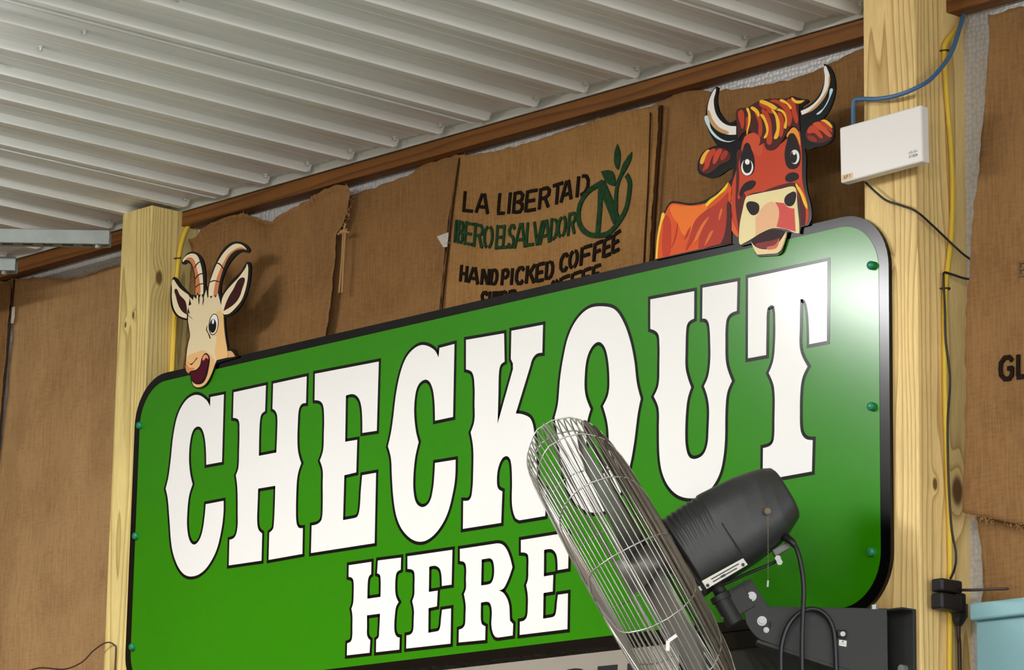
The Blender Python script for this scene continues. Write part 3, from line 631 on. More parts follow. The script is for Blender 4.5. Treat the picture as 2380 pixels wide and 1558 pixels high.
A.add('neck_shade', "~590,765 640,750 655,800 ~660,900 ~672,1010 690,1110 696,1195 590,1220 ~575,1130 ~592,1000 ~575,985 ~612,890 ~612,810", (235, 190, 128), 3, fc)
A.add('muzzle', "~312,1190 ~390,1150 ~470,1128 ~540,1175 ~572,1235 ~540,1350 ~495,1435 ~450,1472 ~400,1478 ~365,1450 345,1330 325,1347 ~303,1320", (233, 184, 126), 3, fc)
A.add('nose_tip', "~303,1260 ~330,1290 ~380,1300 ~345,1330 325,1347 ~303,1320", (214, 140, 92), 4, fc)
A.add('mouth_outline', "~335,1335 ~400,1310 ~435,1270 ~452,1200 ~485,1155 ~512,1165 ~528,1205 ~520,1280 ~500,1370 ~465,1435 ~410,1452 ~362,1425 ~345,1380", 'k', 5, fc)
A.add('mouth', "~350,1345 ~405,1325 ~445,1280 ~462,1215 ~490,1190 ~515,1215 ~505,1290 ~485,1370 ~455,1422 ~410,1440 ~370,1415", (76, 10, 30), 6, fc)
A.add('lip_highlight', "~462,1200 ~490,1168 ~512,1185 516,1215 ~495,1200 ~470,1225", (226, 150, 110), 7, fc)
A.add('nostril_line', "312,1232 ~350,1255 405,1195 410,1202 ~355,1265 345,1264", 'k', 5, fc)
A.add('cheek_line', "505,890 ~500,930 525,980 535,1015 528,1016 ~515,975 ~494,930", 'k', 5, fc)
A.add('temple_line', "322,790 ~335,800 365,832 ~345,815", 'k', 5, fc)
A.add('hair_line', "420,590 ~428,640 424,690 ~420,650", 'k', 5, fc)
A.add('hair_line', "468,610 ~470,650 460,695 ~463,650", 'k', 5, fc)
A.add('eye_outline', ellipse_s(564, 880, 46, 103, 0.10), 'k', 4, fc)
ey = A.add('eye', ellipse_s(566, 880, 39, 95, 0.10), (240, 238, 232), 5, fc)
A.add('iris', ellipse_s(559, 895, 32, 66, 0.08), 'k', 6, fc)
A.add('glint', ellipse_s(562, 855, 10, 22, 0.1), (245, 244, 240), 7, fc)

CW = (1500, 130, 3.18)
cow = root('cow_cutout', onY(1700, 590, -0.004), 'red-brown cartoon cow with white horns peering over the sign', 'cutout')
A = Art(cow, CW, -0.0052)
A.add('backing', "75,1508 ~86,1350 ~108,1230 ~150,1130 ~190,1077 ~240,1076 ~310,1088 ~390,1082 ~450,1060 ~530,1008 ~600,945 642,900 648,825 ~600,850 ~550,885 ~490,906 ~440,892 ~400,872 ~384,830 ~395,765 ~430,708 ~480,678 530,662 ~490,600 ~455,520 ~446,430 ~465,330 ~500,250 525,226 542,236 ~530,320 ~542,400 ~575,455 ~615,490 ~650,485 685,450 676,398 ~740,384 ~800,372 ~855,330 ~930,316 ~1035,316 ~1085,298 ~1140,312 1200,322 ~1205,338 1160,368 1150,392 ~1210,362 ~1275,300 ~1312,225 ~1325,150 1318,60 ~1350,68 ~1385,120 ~1404,200 ~1396,300 ~1360,400 1315,462 ~1350,470 ~1388,495 ~1396,560 ~1380,622 ~1330,660 ~1270,672 ~1210,692 1178,682 ~1188,760 ~1186,900 ~1197,1000 ~1222,1100 ~1228,1200 1205,1252 1150,1265 1142,1315 1058,1302 ~1040,1360 ~1012,1445 980,1474 832,1484 ~812,1460 790,1385 705,1406 640,1388", 'k', 0)
bd = A.add('body', "90,1500 ~100,1350 ~122,1235 ~162,1132 ~195,1092 ~250,1094 ~330,1106 ~400,1098 ~450,1086 ~540,1022 618,935 ~640,1000 ~620,1110 ~618,1250 640,1372 300,1452", (216, 84, 28), 1)
A.add('back_highlight', "~190,1110 ~280,1110 ~400,1110 ~460,1100 ~440,1160 ~370,1230 ~300,1330 ~240,1240 ~200,1180", (236, 118, 34), 2, bd)
A.add('flank_patch', "~150,1180 ~185,1220 ~190,1330 ~180,1470 130,1485 ~125,1380 ~135,1260", (190, 58, 30), 2, bd)
for s in ("240,1230 ~230,1330 195,1420 ~215,1350", "340,1260 ~320,1320 290,1360 ~310,1300", "~370,1220 ~440,1150 ~520,1100 612,1010 ~612,1160 ~608,1300 630,1372 ~480,1410 ~400,1425 ~390,1340 ~330,1400 ~300,1440 ~330,1340"):
    A.add('flank_patch', s, (176, 54, 34), 3, bd)
for s in ("~470,1190 ~430,1270 ~370,1380 ~390,1300", "~500,1290 ~480,1350 440,1410 ~455,1360", "~570,1130 ~560,1190 545,1220 ~550,1170"):
    A.add('flank_light', s, (222, 110, 48), 4, bd)
A.add('neck_shadow', "~612,1080 640,1100 640,1388 560,1390 ~590,1320 ~606,1200", (74, 18, 16), 5, bd)
A.add('edge_light', "78,1502 ~90,1350 ~112,1230 ~140,1160 ~124,1240 ~104,1350 92,1500", (244, 196, 70), 4, bd)
A.add('mane', "~452,1112 ~470,1072 ~540,1020 615,935 ~600,985 ~540,1040 ~490,1085", (240, 204, 36), 4, bd)
fc = A.add('face', "~715,650 ~735,605 ~800,565 ~880,600 ~950,665 ~1040,620 ~1085,555 1142,560 ~1156,700 ~1160,900 ~1172,980 ~1202,1100 ~1208,1190 1190,1252 1150,1255 ~1142,1120 ~1112,980 ~1050,970 ~900,1000 ~780,1020 ~740,1062 ~722,1200 700,1345 ~640,1290 ~620,1200 ~630,1080 ~642,950 ~672,850 ~700,750", (198, 66, 32), 1)
A.add('cheek_shadow', "~700,690 ~690,800 ~695,900 ~690,1000 ~690,1060 ~720,1010 ~745,1062 ~725,1180 ~705,1345 ~685,1250 ~668,1100 ~672,950 ~678,800", (84, 20, 18), 2, fc)
A.add('cheek_shadow', "~1120,940 ~1150,1000 ~1180,1090 ~1180,1250 1150,1255 ~1142,1120 ~1112,980 ~1000,985 ~900,1005 ~880,1000 ~1000,955", (84, 20, 18), 2, fc)
A.add('cheek_light', "~1112,945 ~1150,985 ~1185,1060 ~1200,1130 ~1180,1110 ~1150,1030", (244, 196, 60), 3, fc)
A.add('brow_light', "~1048,600 ~1075,545 ~1105,530 ~1135,570 ~1146,660 ~1130,620 ~1090,570", (232, 150, 50), 3, fc)
A.add('jaw_light', "~630,1080 ~640,1200 ~690,1335 ~640,1290 ~620,1200", (222, 100, 44), 3, fc)
hr = A.add('hair', "~680,402 ~760,380 ~830,340 ~930,322 ~1040,322 ~1085,305 1142,330 ~1138,420 1146,560 ~1095,520 ~1055,560 ~1020,620 ~960,690 ~905,695 880,640 842,665 ~850,600 ~800,565 ~740,560 690,620 ~682,520", (72, 20, 16), 4)
for s in ("~690,420 ~720,400 ~735,450 ~725,540 ~705,500", "~800,390 ~850,440 ~870,540 ~850,600 ~840,500 ~815,430", "~930,330 ~1010,340 ~1075,400 ~1090,470 ~1060,520 ~1040,420 ~990,360", "~1050,330 ~1100,330 ~1120,400 ~1128,500 ~1095,450 ~1080,380", "~870,390 ~920,440 ~940,560 ~920,660 ~900,560 ~885,470", "~845,350 ~900,350 ~960,400 ~940,430 ~890,400", "~760,450 ~770,520 ~755,560 ~748,510", "~985,420 ~1020,440 ~1030,520 ~1000,600 ~1000,500"):
    A.add('hair_lock', s, (186, 62, 26), 5, hr)
for s in ("~755,385 ~780,420 ~782,480 ~765,550 ~752,580 ~765,500 ~765,430", "~785,380 ~835,400 ~845,450 ~820,420", "~850,335 ~920,345 ~985,390 ~960,400 ~905,370", "~860,430 ~905,490 ~915,560 ~885,612 ~900,560 ~885,490", "~940,395 ~990,460 ~998,540 ~965,618 ~975,540 ~965,450", "~970,395 ~1030,410 ~1052,480 ~1035,540 ~1040,470 ~1015,420", "~1000,325 ~1060,350 ~1085,395 ~1050,360", "~1085,310 ~1120,330 1180,328 ~1150,352 ~1110,348"):
    A.add('hair_lock', s, (246, 190, 44), 6, hr)
A.add('forehead_patch', "~735,600 ~800,575 ~850,610 ~870,670 ~850,740 ~790,700 ~740,680", (208, 80, 44), 2, fc)
def cow_horn(base, shade, rim):
    h = A.add('horn', base, (238, 233, 226), 2); A.add('horn_shade', shade, (196, 152, 96), 3, h); A.add('horn_rim', rim, (196, 224, 232), 2, h)
cow_horn("~522,243 ~506,330 ~520,420 ~560,482 ~612,514 672,520 672,582 ~600,580 ~530,550 ~480,490 ~461,420 ~470,340 ~500,265", "~470,400 ~500,470 ~550,530 ~620,565 ~600,580 ~530,550 ~480,490 ~461,420", "~450,440 ~470,540 ~530,612 ~610,638 665,622 ~605,630 ~540,598 ~485,535")
cow_horn("~1326,75 ~1352,112 ~1366,170 ~1352,250 ~1312,330 ~1245,400 1158,438 1150,408 ~1232,365 ~1292,300 ~1322,220 ~1328,150", "~1360,150 ~1352,230 ~1300,320 ~1210,410 1158,438 ~1245,400 ~1312,330 ~1352,250 ~1368,170", "~1378,240 ~1365,310 ~1325,385 ~1270,435 ~1318,385 ~1358,310")
def cow_ear(pts, locks):
    e = A.add('ear', pts, (88, 26, 20), 1)
    for i, (s, c) in enumerate(locks): A.add('ear_hair', s, c, 2 + i % 2, e)
cow_ear("~400,790 ~435,720 ~490,690 ~560,680 ~625,720 ~620,770 ~560,800 ~500,850 ~450,870 ~410,850",
        [("~405,790 ~430,725 ~475,695 ~450,740 ~425,800", (240, 180, 60)), ("~440,790 ~470,710 ~520,690 ~490,760 ~455,840", (190, 62, 34)), ("~500,790 ~520,710 ~565,688 ~550,740 ~515,800", (196, 68, 36)), ("~560,770 ~575,710 ~610,705 ~600,750", (160, 48, 30)), ("~425,850 ~440,810 ~455,790 ~450,840", (170, 52, 36))])
cow_ear("~1185,570 ~1230,505 ~1300,478 ~1355,495 ~1388,545 ~1375,605 ~1320,640 ~1250,640 ~1200,620",
        [("~1300,480 ~1340,475 ~1385,530 ~1350,515 ~1320,500", (244, 186, 50)), ("~1200,570 ~1235,515 ~1290,560 ~1310,610 ~1250,570", (196, 66, 34)), ("~1240,510 ~1290,490 ~1350,550 ~1375,600 ~1310,560", (206, 80, 38)), ("~1300,488 ~1350,510 ~1385,560 ~1340,535", (180, 54, 30)), ("~1200,600 ~1230,590 ~1270,630 ~1230,630", (150, 44, 28))])
def cow_eye(lid, w_, i_, g_):
    e = A.add('eye_patch', lid, (24, 9, 12), 3); A.add('eye', w_, (244, 243, 238), 4, e); A.add('iris', i_, 'k', 5, e); A.add('glint', g_, (246, 246, 242), 6, e)
cow_eye("~755,642 ~790,705 ~808,775 ~800,860 ~758,888 ~716,862 ~703,780 ~722,700", ellipse_s(756, 825, 44, 60), ellipse_s(757, 815, 33, 54), ellipse_s(759, 785, 17, 20))
cow_eye("~1080,572 ~1125,630 ~1148,740 ~1125,825 ~1060,830 ~1032,745 ~1045,650", ellipse_s(1108, 748, 34, 53), ellipse_s(1100, 750, 25, 44), ellipse_s(1106, 716, 12, 18))
A.add('cheek_spot', "~698,1010 ~735,945 ~795,920 ~818,938 ~790,982 ~735,1005 ~705,1040", (26, 10, 14), 3, fc)
A.add('cheek_spot', "~1038,895 ~1070,866 ~1122,868 ~1132,905 ~1080,932 ~1042,925", (26, 10, 14), 3, fc)
mz = A.add('muzzle', "~757,1040 ~850,1016 ~1000,986 ~1092,966 ~1116,985 ~1126,1100 ~1140,1240 1140,1312 ~1110,1310 ~1050,1284 ~950,1275 ~860,1310 ~780,1360 709,1398 ~697,1380 ~702,1250 ~726,1130 ~740,1068", (240, 224, 166), 5)
A.add('muzzle_patch', "820,1330 820,1200 ~880,1110 940,1076 ~985,1110 ~992,1160 975,1266 ~900,1285", (238, 186, 142), 6, mz)
A.add('muzzle_patch', "965,1082 1030,1090 ~1060,1120 1106,1130 1116,1302 ~1050,1282 975,1266 ~995,1150", (214, 84, 78), 6, mz)
A.add('nostril', "~752,1100 ~775,1078 ~825,1085 ~846,1110 ~838,1160 ~800,1180 ~768,1150", (30, 10, 12), 7, mz)
A.add('nostril', "~1112,1008 ~1116,1060 ~1095,1105 ~1060,1112 ~1035,1085 ~1040,1045 ~1070,1018", (30, 10, 12), 7, mz)
mo = A.add('mouth', "~788,1374 ~860,1318 ~950,1284 1046,1302 ~1015,1400 ~970,1425 ~880,1435 ~820,1412", (46, 16, 18), 6)
A.add('tongue', "~820,1400 ~870,1380 ~950,1365 1000,1345 ~985,1390 ~960,1412 ~880,1425", (132, 50, 48), 7, mo)
A.add('lower_lip', "788,1376 ~830,1418 ~900,1432 ~965,1412 ~1010,1360 1046,1302 ~1042,1340 ~1010,1430 978,1462 835,1472 ~815,1440", (240, 214, 160), 8, mo)
A.add('lip_patch', "~905,1425 ~965,1400 1000,1350 ~985,1410 ~960,1430", (214, 110, 90), 9, mo)

# ------------------------------------------------------------------ boards under the sign
lb = root('lower_sign', (-0.25, 0.012, 2.0), 'cream board with black capitals hung under the green sign', 'sign')
build('board', *boxg((-0.28, 0.0135, 2.225), (1.86, 0.007, 0.49), bev=0.001), CREAMB, lb)
def lowpoly(s): return [[(p[0], p[2]) for p in (onY(x, y, 0.009) for x, y in parse(s, 0, 0, 1))]]
LINK = mat('navy_black_print', srgb(16, 16, 30), 0.4)
build('letter', *prism([loopY("1318,1557 ~1340,1554 ~1356,1558 ~1366,1575 ~1358,1592 1340,1596 1338,1625 1316,1628", (0, 0, 1), 0.009)], 0.0092, 0.0102), LINK, lb)
build('letter', *prism([loopY("1389,1549.5 1435,1545 1434,1560 1418,1562 1416,1616 1404,1618 1405,1563 1388,1565", (0, 0, 1), 0.009)], 0.0092, 0.0102), LINK, lb)
build('letter', *prism([loopY("1458,1543 1472.5,1540.5 1469,1612 1455,1614", (0, 0, 1), 0.009)], 0.0092, 0.0102), LINK, lb)
dp = root('dark_display', (0.9, 0.012, 2.0), 'dark glossy panel under the sign behind the fan arm', 'screen')
build('screen', *boxg((0.9, 0.0165, 2.225), (0.46, 0.006, 0.44)), DARKB, dp)
build('frame', *join(boxg((0.9, 0.013, 2.462), (0.5, 0.013, 0.034)), boxg((0.9, 0.013, 2.376), (0.46, 0.010, 0.012)), boxg((0.66, 0.013, 2.225), (0.02, 0.013, 0.44))), BLACK, dp)

# ------------------------------------------------------------------ pale blue panel at the lower right
tp = root('painted_board', (1.9, 0.06, 2.0), 'pale blue painted board with a raised top rail right of the post', 'board')
zt = onY(2262, 1403, 0.05)[2]; xl = onY(2260, 1450, 0.05)[0]; z2 = onY(2262, 1443, 0.05)[2]
build('sheet', *boxg((xl + 0.55, 0.085, (z2 + 1.6) / 2), (1.1, 0.05, z2 - 1.6), bev=0.003), TEAL, tp)
build('top_rail', *boxg((xl + 0.55, 0.078, (zt + z2) / 2), (1.106, 0.066, zt - z2), bev=0.004), TEAL, tp)

# ------------------------------------------------------------------ white network box on the right post
ap = root('access_point', onY(2050, 420, -0.02), 'slim white network box mounted crooked on the right post', 'network box')
q = [onY(*p, -0.040) for p in ((1951, 298), (2141.4, 242), (2143.8, 376.4), (1953, 425))]
ex = Vector(q[1] - q[0]); ez = Vector(q[0] - q[3])
ctr = Vector(sum(q) / 4); wx_, hz_ = ((q[1] - q[0]) + (q[2] - q[3])) / 2, ((q[0] - q[3]) + (q[1] - q[2])) / 2
W_, H_ = np.linalg.norm(wx_), np.linalg.norm(hz_); ux = Vector(wx_).normalized(); uz = Vector((-ux.z, 0, ux.x))
RB = (ux, Vector((0, 1, 0)), uz)
build('shell', *boxg(ctr + Vector((0, 0.011, 0)), (W_, 0.022, H_), RB, bev=0.0035, seg=3), PLASTW, ap)
build('back_plate', *boxg(ctr + Vector((0, 0.034, 0)), (W_ * 0.62, 0.028, H_ * 0.7), RB), mat('grey_plastic', srgb(90, 90, 92), 0.6), ap)
def apq(u, v): return ctr + ux * (u - .5) * W_ + uz * (v - .5) * H_
STK = mat('paper_sticker', srgb(226, 200, 160), 0.7); GREYP = mat('grey_print', srgb(150, 148, 146), 0.5)
def ap_rect(name, u0, u1, v0, v1, mt, y=0.0004):
    c_ = apq((u0 + u1) / 2, (v0 + v1) / 2); return build(name, *boxg(c_ + Vector((0, -y / 2, 0)), ((u1 - u0) * W_, y, (v1 - v0) * H_), RB), mt, ap)
stk = ap_rect('sticker', 0.02, 0.155, 0.03, 0.135, STK)
def ap_text(s, u0, v0, cw, chh, gap, wd, mt, par, y):
    for i, ch in enumerate(s):
        lines = []
        for L in GL2[ch]:
            lines.append([(lambda p: (p.x, p.z))(apq(u0 + i * (cw + gap) + cw * a, v0 + chh * b)) for a, b in L])
        build('letter', *stroke_geo(lines, wd, ctr.y - y, ctr.y), mt, par)
GL2 = dict(GL); GL2['1'] = [[(.2, .8), (.55, 1), (.55, 0)]]
ap_text('AP1', 0.045, 0.05, 0.022, 0.065, 0.010, 0.0011, mat('red_brown_ink', srgb(150, 92, 66), 0.8), stk, 0.0007)
for i, h in enumerate((0.02, 0.035, 0.055, 0.035, 0.02, 0.035, 0.055, 0.035, 0.02)):
    u = 0.835 + i * 0.0125; ap_rect('logo_bar', u, u + 0.005, 0.200 - h * 0.3, 0.200 + h * 0.75, GREYP)
ap_text('CISCO', 0.843, 0.118, 0.0145, 0.045, 0.006, 0.0011, GREYP, ap, 0.0006)

# ------------------------------------------------------------------ cables
def cable(name, pts, r, mt, label, cat='cable', n=8, sub=8, parent=None):
    o = build(name, *tube(smooth_path(pts, sub), r, n), mt, parent, True)
    if parent is None: tag(o, label, cat)
    return o
XP = 1.284
cable('blue_cable', [onY(2248, 2, .15), onY(2232, 60, .12), onY(2208, 128, .08), onY(2165, 182, .025), onY(2128, 205, -.012), onY(2085, 222, -.016), onY(2040, 230, -.016), onY(2003, 230, -.014), onY(1988, 233, -.010), onY(1983.5, 250, -.010), onY(1984, 300, -.012)], 0.0045, BLUE, 'blue network cable curving across the right post to the white box')
cable('yellow_cable', [onX(2247, 14, XP + .012), onX(2230, 60, XP + .008), onX(2200, 96, XP + .007), onX(2195, 125, XP + .007), onX(2200, 220, XP + .007), onX(2210, 340, XP + .007), onX(2214, 440, XP + .007), onX(2212, 540, XP + .007), onX(2203, 620, XP + .007), onX(2196, 690, XP + .006), onX(2196, 900, XP + .006), onX(2202, 1100, XP + .006), onX(2208, 1300, XP + .006), onX(2207, 1640, XP + .006)], 0.0052, YEL, 'yellow cable running down the side of the right post')
lx = -1.2
cable('yellow_cable', [onX(462, 490, lx + .03), onX(446, 512, lx + .012), onX(428, 545, lx + .008), onX(417, 590, lx + .007), onX(411, 650, lx + .007), onX(404, 750, lx + .007), onX(398, 870, lx + .007), onX(392, 1000, lx + .007)], 0.0058, YEL, 'thicker yellow cable running down the side of the left post')
cable('yellow_cable', [onX(412, 640, lx + .004), onX(409, 700, lx + .005), onX(406, 770, lx + .010), onX(402, 870, lx + .012), onX(398, 1000, lx + .012)], 0.0045, YEL, 'second yellow cable strand emerging beside the goat ear on the left post')
cable('black_wire', [onY(2012, 424, -.002), onY(2030, 442, -.004), onY(2060, 466, -.004), onY(2095, 478, -.005), onY(2130, 492, -.006), onX(2165, 522, XP + .016), onX(2205, 560, XP + .02), onX(2240, 592, XP + .03), onX(2268, 612, XP + .035), onX(2281, 632, XP + .037), onX(2274, 648, XP + .033), onX(2245, 648, XP + .026), onX(2212, 638, XP + .016), onX(2195, 634, XP + .012), onX(2193, 650, XP + .012), onX(2196, 720, XP + .013), onX(2198, 790, XP + .013), onX(2208, 880, XP + .013), onX(2203, 980, XP + .013), onX(2204, 1100, XP + .013), onX(2211, 1220, XP + .013), onX(2222, 1290, XP + .014), onX(2218, 1325, XP + .015), onX(2209, 1345, XP + .02)], 0.0023, CORD, 'thin black wire looping from the white box down to the power adapter')
for i, (px, X, lb_) in enumerate(((((2184, 118), (2200, 121)), XP, 'upper staple over the yellow cable on the right post'), (((2184, 671), (2204, 674)), XP, 'lower staple over the cables on the right post'), (((404, 601), (418, 603)), lx, 'staple over the yellow cable on the left post'))):
    a_, b_ = onX(*px[0], X + .002), onX(*px[1], X + .002)
    tag(build('cable_staple', *tube(smooth_path([a_, (a_ + b_) / 2 + np.array([.014, 0, 0]), b_], 6), 0.0016, 6), mat('rusty_staple', srgb(70, 50, 34), 0.5, 0.6), None, True), lb_, 'staple', 'cable staples')
tag(build('cable_clip', *boxg(onX(2249, 3, XP + .014), (0.022, 0.02, 0.016), bev=0.003), PLASTB), 'small black clip holding the cables at the top of the right post', 'clip')
# power adapter on the side of the right post
pa = root('power_adapter', onX(2215, 1450, XP + .015), 'black plug-in power adapter hanging on the right post', 'adapter')
def xbox(name, pxa, pxb, x0, x1, mt, par, bev=0.002):
    xm = (pxa[0] + pxb[0]) / 2; ym = (pxa[1] + pxb[1]) / 2
    y0_, y1_ = onX(pxa[0], ym, XP + x1)[1], onX(pxb[0], ym, XP + x1)[1]; z0_, z1_ = onX(xm, pxa[1], XP + x1)[2], onX(xm, pxb[1], XP + x1)[2]
    return build(name, *boxg((XP + (x0 + x1) / 2, (y0_ + y1_) / 2, (z0_ + z1_) / 2), (x1 - x0, abs(y1_ - y0_), abs(z0_ - z1_)), bev=bev), mt, par)
xbox('adapter_body', (2190, 1347), (2238, 1377), 0.014, 0.042, PLASTB, pa, 0.004)
xbox('adapter_body', (2190, 1380), (2236, 1418), 0.013, 0.042, PLASTB, pa, 0.004)
xbox('plug_socket', (2224, 1378), (2247, 1425), 0.014, 0.036, PLASTB, pa, 0.004)
V, Fc = tube([onX(2230, 1405, XP + .02), onX(2230, 1432, XP + .02), onX(2228, 1446, XP + .02), onX(2228, 1456, XP + .02)], [0.016, 0.016, 0.011, 0.006], 8)
build('plug_neck', V, Fc, PLASTB, pa)
cable('brown_cord', [onX(2228, 1450, XP + .02), onX(2228, 1480, XP + .018), onX(2230, 1510, XP + .015), onX(2232, 1640, XP + .013)], 0.004, mat('brown_cord', srgb(58, 36, 34), 0.5), '', parent=pa)
cable('cable_tie', [onX(2232, 1372, XP + .036), onY(2262, 1372, .02), onY(2310, 1370, .01), onY(2345, 1369, .01)], [0.0028] * 24 + [0.001], mat('dark_tie', srgb(48, 36, 34), 0.6), 'dark tie tail sticking out from the power adapter', 'tie')
# thin brown wire at the lower left
cable('brown_wire', [onY(60, 1562, -.03), onY(95, 1553, -.03), onY(150, 1556, -.03), onY(190, 1540, -.03), onY(215, 1515, -.02), onY(240, 1497, -.012), onY(255, 1494, -.004), onY(266, 1500, .006), onY(269, 1508, .006), onY(267, 1560, .006), onY(265, 1620, .006)], 0.0019, BROWNW, 'thin brown wire bent over a staple on the left post', 'wire', sub=10)

# ------------------------------------------------------------------ steel struts under the ceiling, far left
RV = Vector((0.6752, 0.7375, 0)).normalized(); NV = Vector((0.7375, -0.6752, 0)).normalized(); UZ_ = Vector((0, 0, 1))
def strut(px, zt_, label, L=1.0):
    e = Vector(onZ(*px, zt_)); hgt = 0.036
    e = e - NV * 0.0
    rt = root('strut_channel', tuple(e - UZ_ * 0.05), label, 'strut', 'galvanised struts under the ceiling')
    def B(name, c, s, mt): return build(name, *boxg(c, s, (RV, NV, UZ_), bev=0.0012), mt, rt)
    mid = e - RV * L / 2 - UZ_ * hgt / 2
    B('side_wall', mid - NV * 0.001, (L, 0.0025, hgt), GALV)
    B('side_wall', mid - NV * 0.039, (L, 0.0025, hgt), GALV)
    B('channel_web', mid - NV * 0.02 + UZ_ * (hgt / 2 - 0.001), (L, 0.04, 0.0025), GALV)
    B('lip', mid - NV * 0.005 - UZ_ * (hgt / 2 - 0.001), (L, 0.010, 0.0025), GALV)
    B('lip', mid - NV * 0.035 - UZ_ * (hgt / 2 - 0.001), (L, 0.010, 0.0025), GALV)
    for k in range(20):
        B('slot_bridge', e - RV * (0.03 + 0.05 * k) - NV * 0.02 - UZ_ * (hgt - 0.001), (0.024, 0.022, 0.0022), GALV)
    bp_ = e - RV * 0.03 - NV * 0.012 - UZ_ * (hgt + 0.004)
    build('bolt', *cyl(bp_ + UZ_ * 0.006, bp_ - UZ_ * 0.004, 0.007, n=6), ZINC, rt)
    # hanger rod up to the ceiling
    hp = e - RV * 0.75 - NV * 0.02
    build('hanger_rod', *cyl(hp - UZ_ * 0.02, Vector((hp.x, hp.y, ZC)), 0.004, n=8), ZINC, rt)
strut((255, 535), 3.655, 'longer bright steel strut channel under the ceiling left of the left post')
strut((37, 597), 3.625, 'shorter lower strut channel at the far left edge')

# ------------------------------------------------------------------ pedestal-less wall fan on a post bracket
P0 = onY(2090, 1450, 0.0); nv = np.array(NV)
def onF(x, y, off=0.0):
    d = ray(x, y); t = ((P0 - CAM) @ nv + off) / (d @ nv); return Vector(CAM + t * d)
fan = root('wall_fan', tuple(onF(2085, 1558)), 'grey industrial wall fan with a wire cage on a post bracket', 'fan')
FC = onF(1502, 1316)
AX0 = (onF(1502 + 87.45, 1316 - 48.5) - FC).normalized()      # towards the motor
VD = (Vector(CAM) - FC).normalized(); AX0 = (AX0 - VD * VD.dot(AX0)).normalized()
tilt = math.radians(2.2)
AX = (AX0 * math.cos(tilt) - VD * math.sin(tilt)).normalized()  # front face turned slightly to the room
E1 = VD - AX * VD.dot(AX); E1.normalize(); E2 = AX.cross(E1).normalized()
if E2.z < 0: E2 = -E2
def fp(a, r, th): return FC + AX * a + (E1 * math.cos(th) + E2 * math.sin(th)) * r
def ring(name, a, r, wr, mt, n=96, sides=5):
    build(name, *tube([fp(a, r, 2 * math.pi * k / n) for k in range(n)], wr, sides, closed=True), mt, fan, True)
# barrel and front of the cage (a < 0 is the front)
PR = [(0.0565, 0.200), (0.053, 0.230), (0.046, 0.262), (0.036, 0.285), (0.022, 0.302), (0.008, 0.314), (-0.024, 0.325), (-0.056, 0.323), (-0.070, 0.315), (-0.083, 0.304), (-0.094, 0.291), (-0.103, 0.275), (-0.108, 0.256), (-0.110, 0.236)]
PS = smooth_path([(a, r, 0) for a, r in PR], 12)
def along(d):   # points spaced d apart along the guard profile
    out = [PS[0]]; acc = 0.0
    for p, q in zip(PS, PS[1:]):
        acc += (q - p).length
        if acc >= d: out.append(q); acc = 0.0
    return [(v.x, v.y) for v in out]
prof = along(0.0105)
for a, r in prof:
    ring('rear_ring' if a > 0.034 else 'cage_ring', a, r, 0.0014, WIRE_B if a > 0.034 else CHROME)
for i in range(15): ring('cage_ring', -0.110 - 0.004 * math.sin(i / 15 * 1.5), 0.226 - 0.0135 * i, 0.0013, CHROME, 72)
for i in range(13): ring('rear_ring', 0.057 + 0.0006 * i, 0.190 - 0.0105 * i, 0.0015, WIRE_B, 64)
ring('rim_hoop', 0.030, 0.2945, 0.0034, WIRE_B, 96, 6)
ring('rim_hoop', 0.040, 0.2785, 0.0034, WIRE_B, 96, 6)
ring('rim_hoop', -0.040, 0.327, 0.0022, CHROME, 96, 6)
for k in range(14):
    th = 2 * math.pi * (k + 0.3) / 14
    pts = [fp(0.064, 0.06, th)] + [fp(a + 0.0012 * (1 if a > 0.03 else (-1 if a < -0.09 else 0)), r + 0.002, th) for a, r in PR] + [fp(-0.1155, 0.12, th), fp(-0.116, 0.03, th)]
    build('cage_spoke', *tube(pts, 0.0015, 5), CHROME, fan, True)
build('front_badge', *cyl(fp(-0.118, 0, 0), fp(-0.112, 0, 0), 0.045, n=28), ALU, fan)
# propeller
build('hub', *cyl(fp(-0.05, 0, 0), fp(0.05, 0, 0), 0.035, n=24), ALU, fan, True)
for b in range(3):
    V, Fc = [], []
    n1, n2 = 8, 6; th0 = math.radians(64 + 120 * b)
    for i in range(n1 + 1):
        r = 0.03 + 0.255 * i / n1; wd = 0.35 + 0.25 * math.sin(math.pi * i / n1) + 0.15 * (1 - i / n1)
        for j in range(n2 + 1):
            s = j / n2 - 0.5; V.append(fp(s * (0.052 - 0.02 * i / n1) - 0.005, r, th0 + s * wd * 1.9))
    for i in range(n1):
        for j in range(n2):
            a = i * (n2 + 1) + j; Fc.append([a, a + 1, a + n2 + 2, a + n2 + 1])
    bl = build('blade', V, Fc, ALU, fan, True, fixn=False); md = bl.modifiers.new('t', 'SOLIDIFY'); md.thickness = 0.0018
# white clip on the cage
c_ = onF(1556, 1489, 0.29)
build('cage_clip', *join(boxg(c_ + Vector((0.004, 0.004, 0.004)), (0.018, 0.003, 0.0065), (RV * 0.8 + UZ_ * 0.6, NV, UZ_ * 0.8 - RV * 0.6), 0.001), boxg(c_ + Vector((-0.002, -0.002, -0.010)), (0.007, 0.003, 0.019), (RV, NV, UZ_), 0.001)), PLASTW, fan)

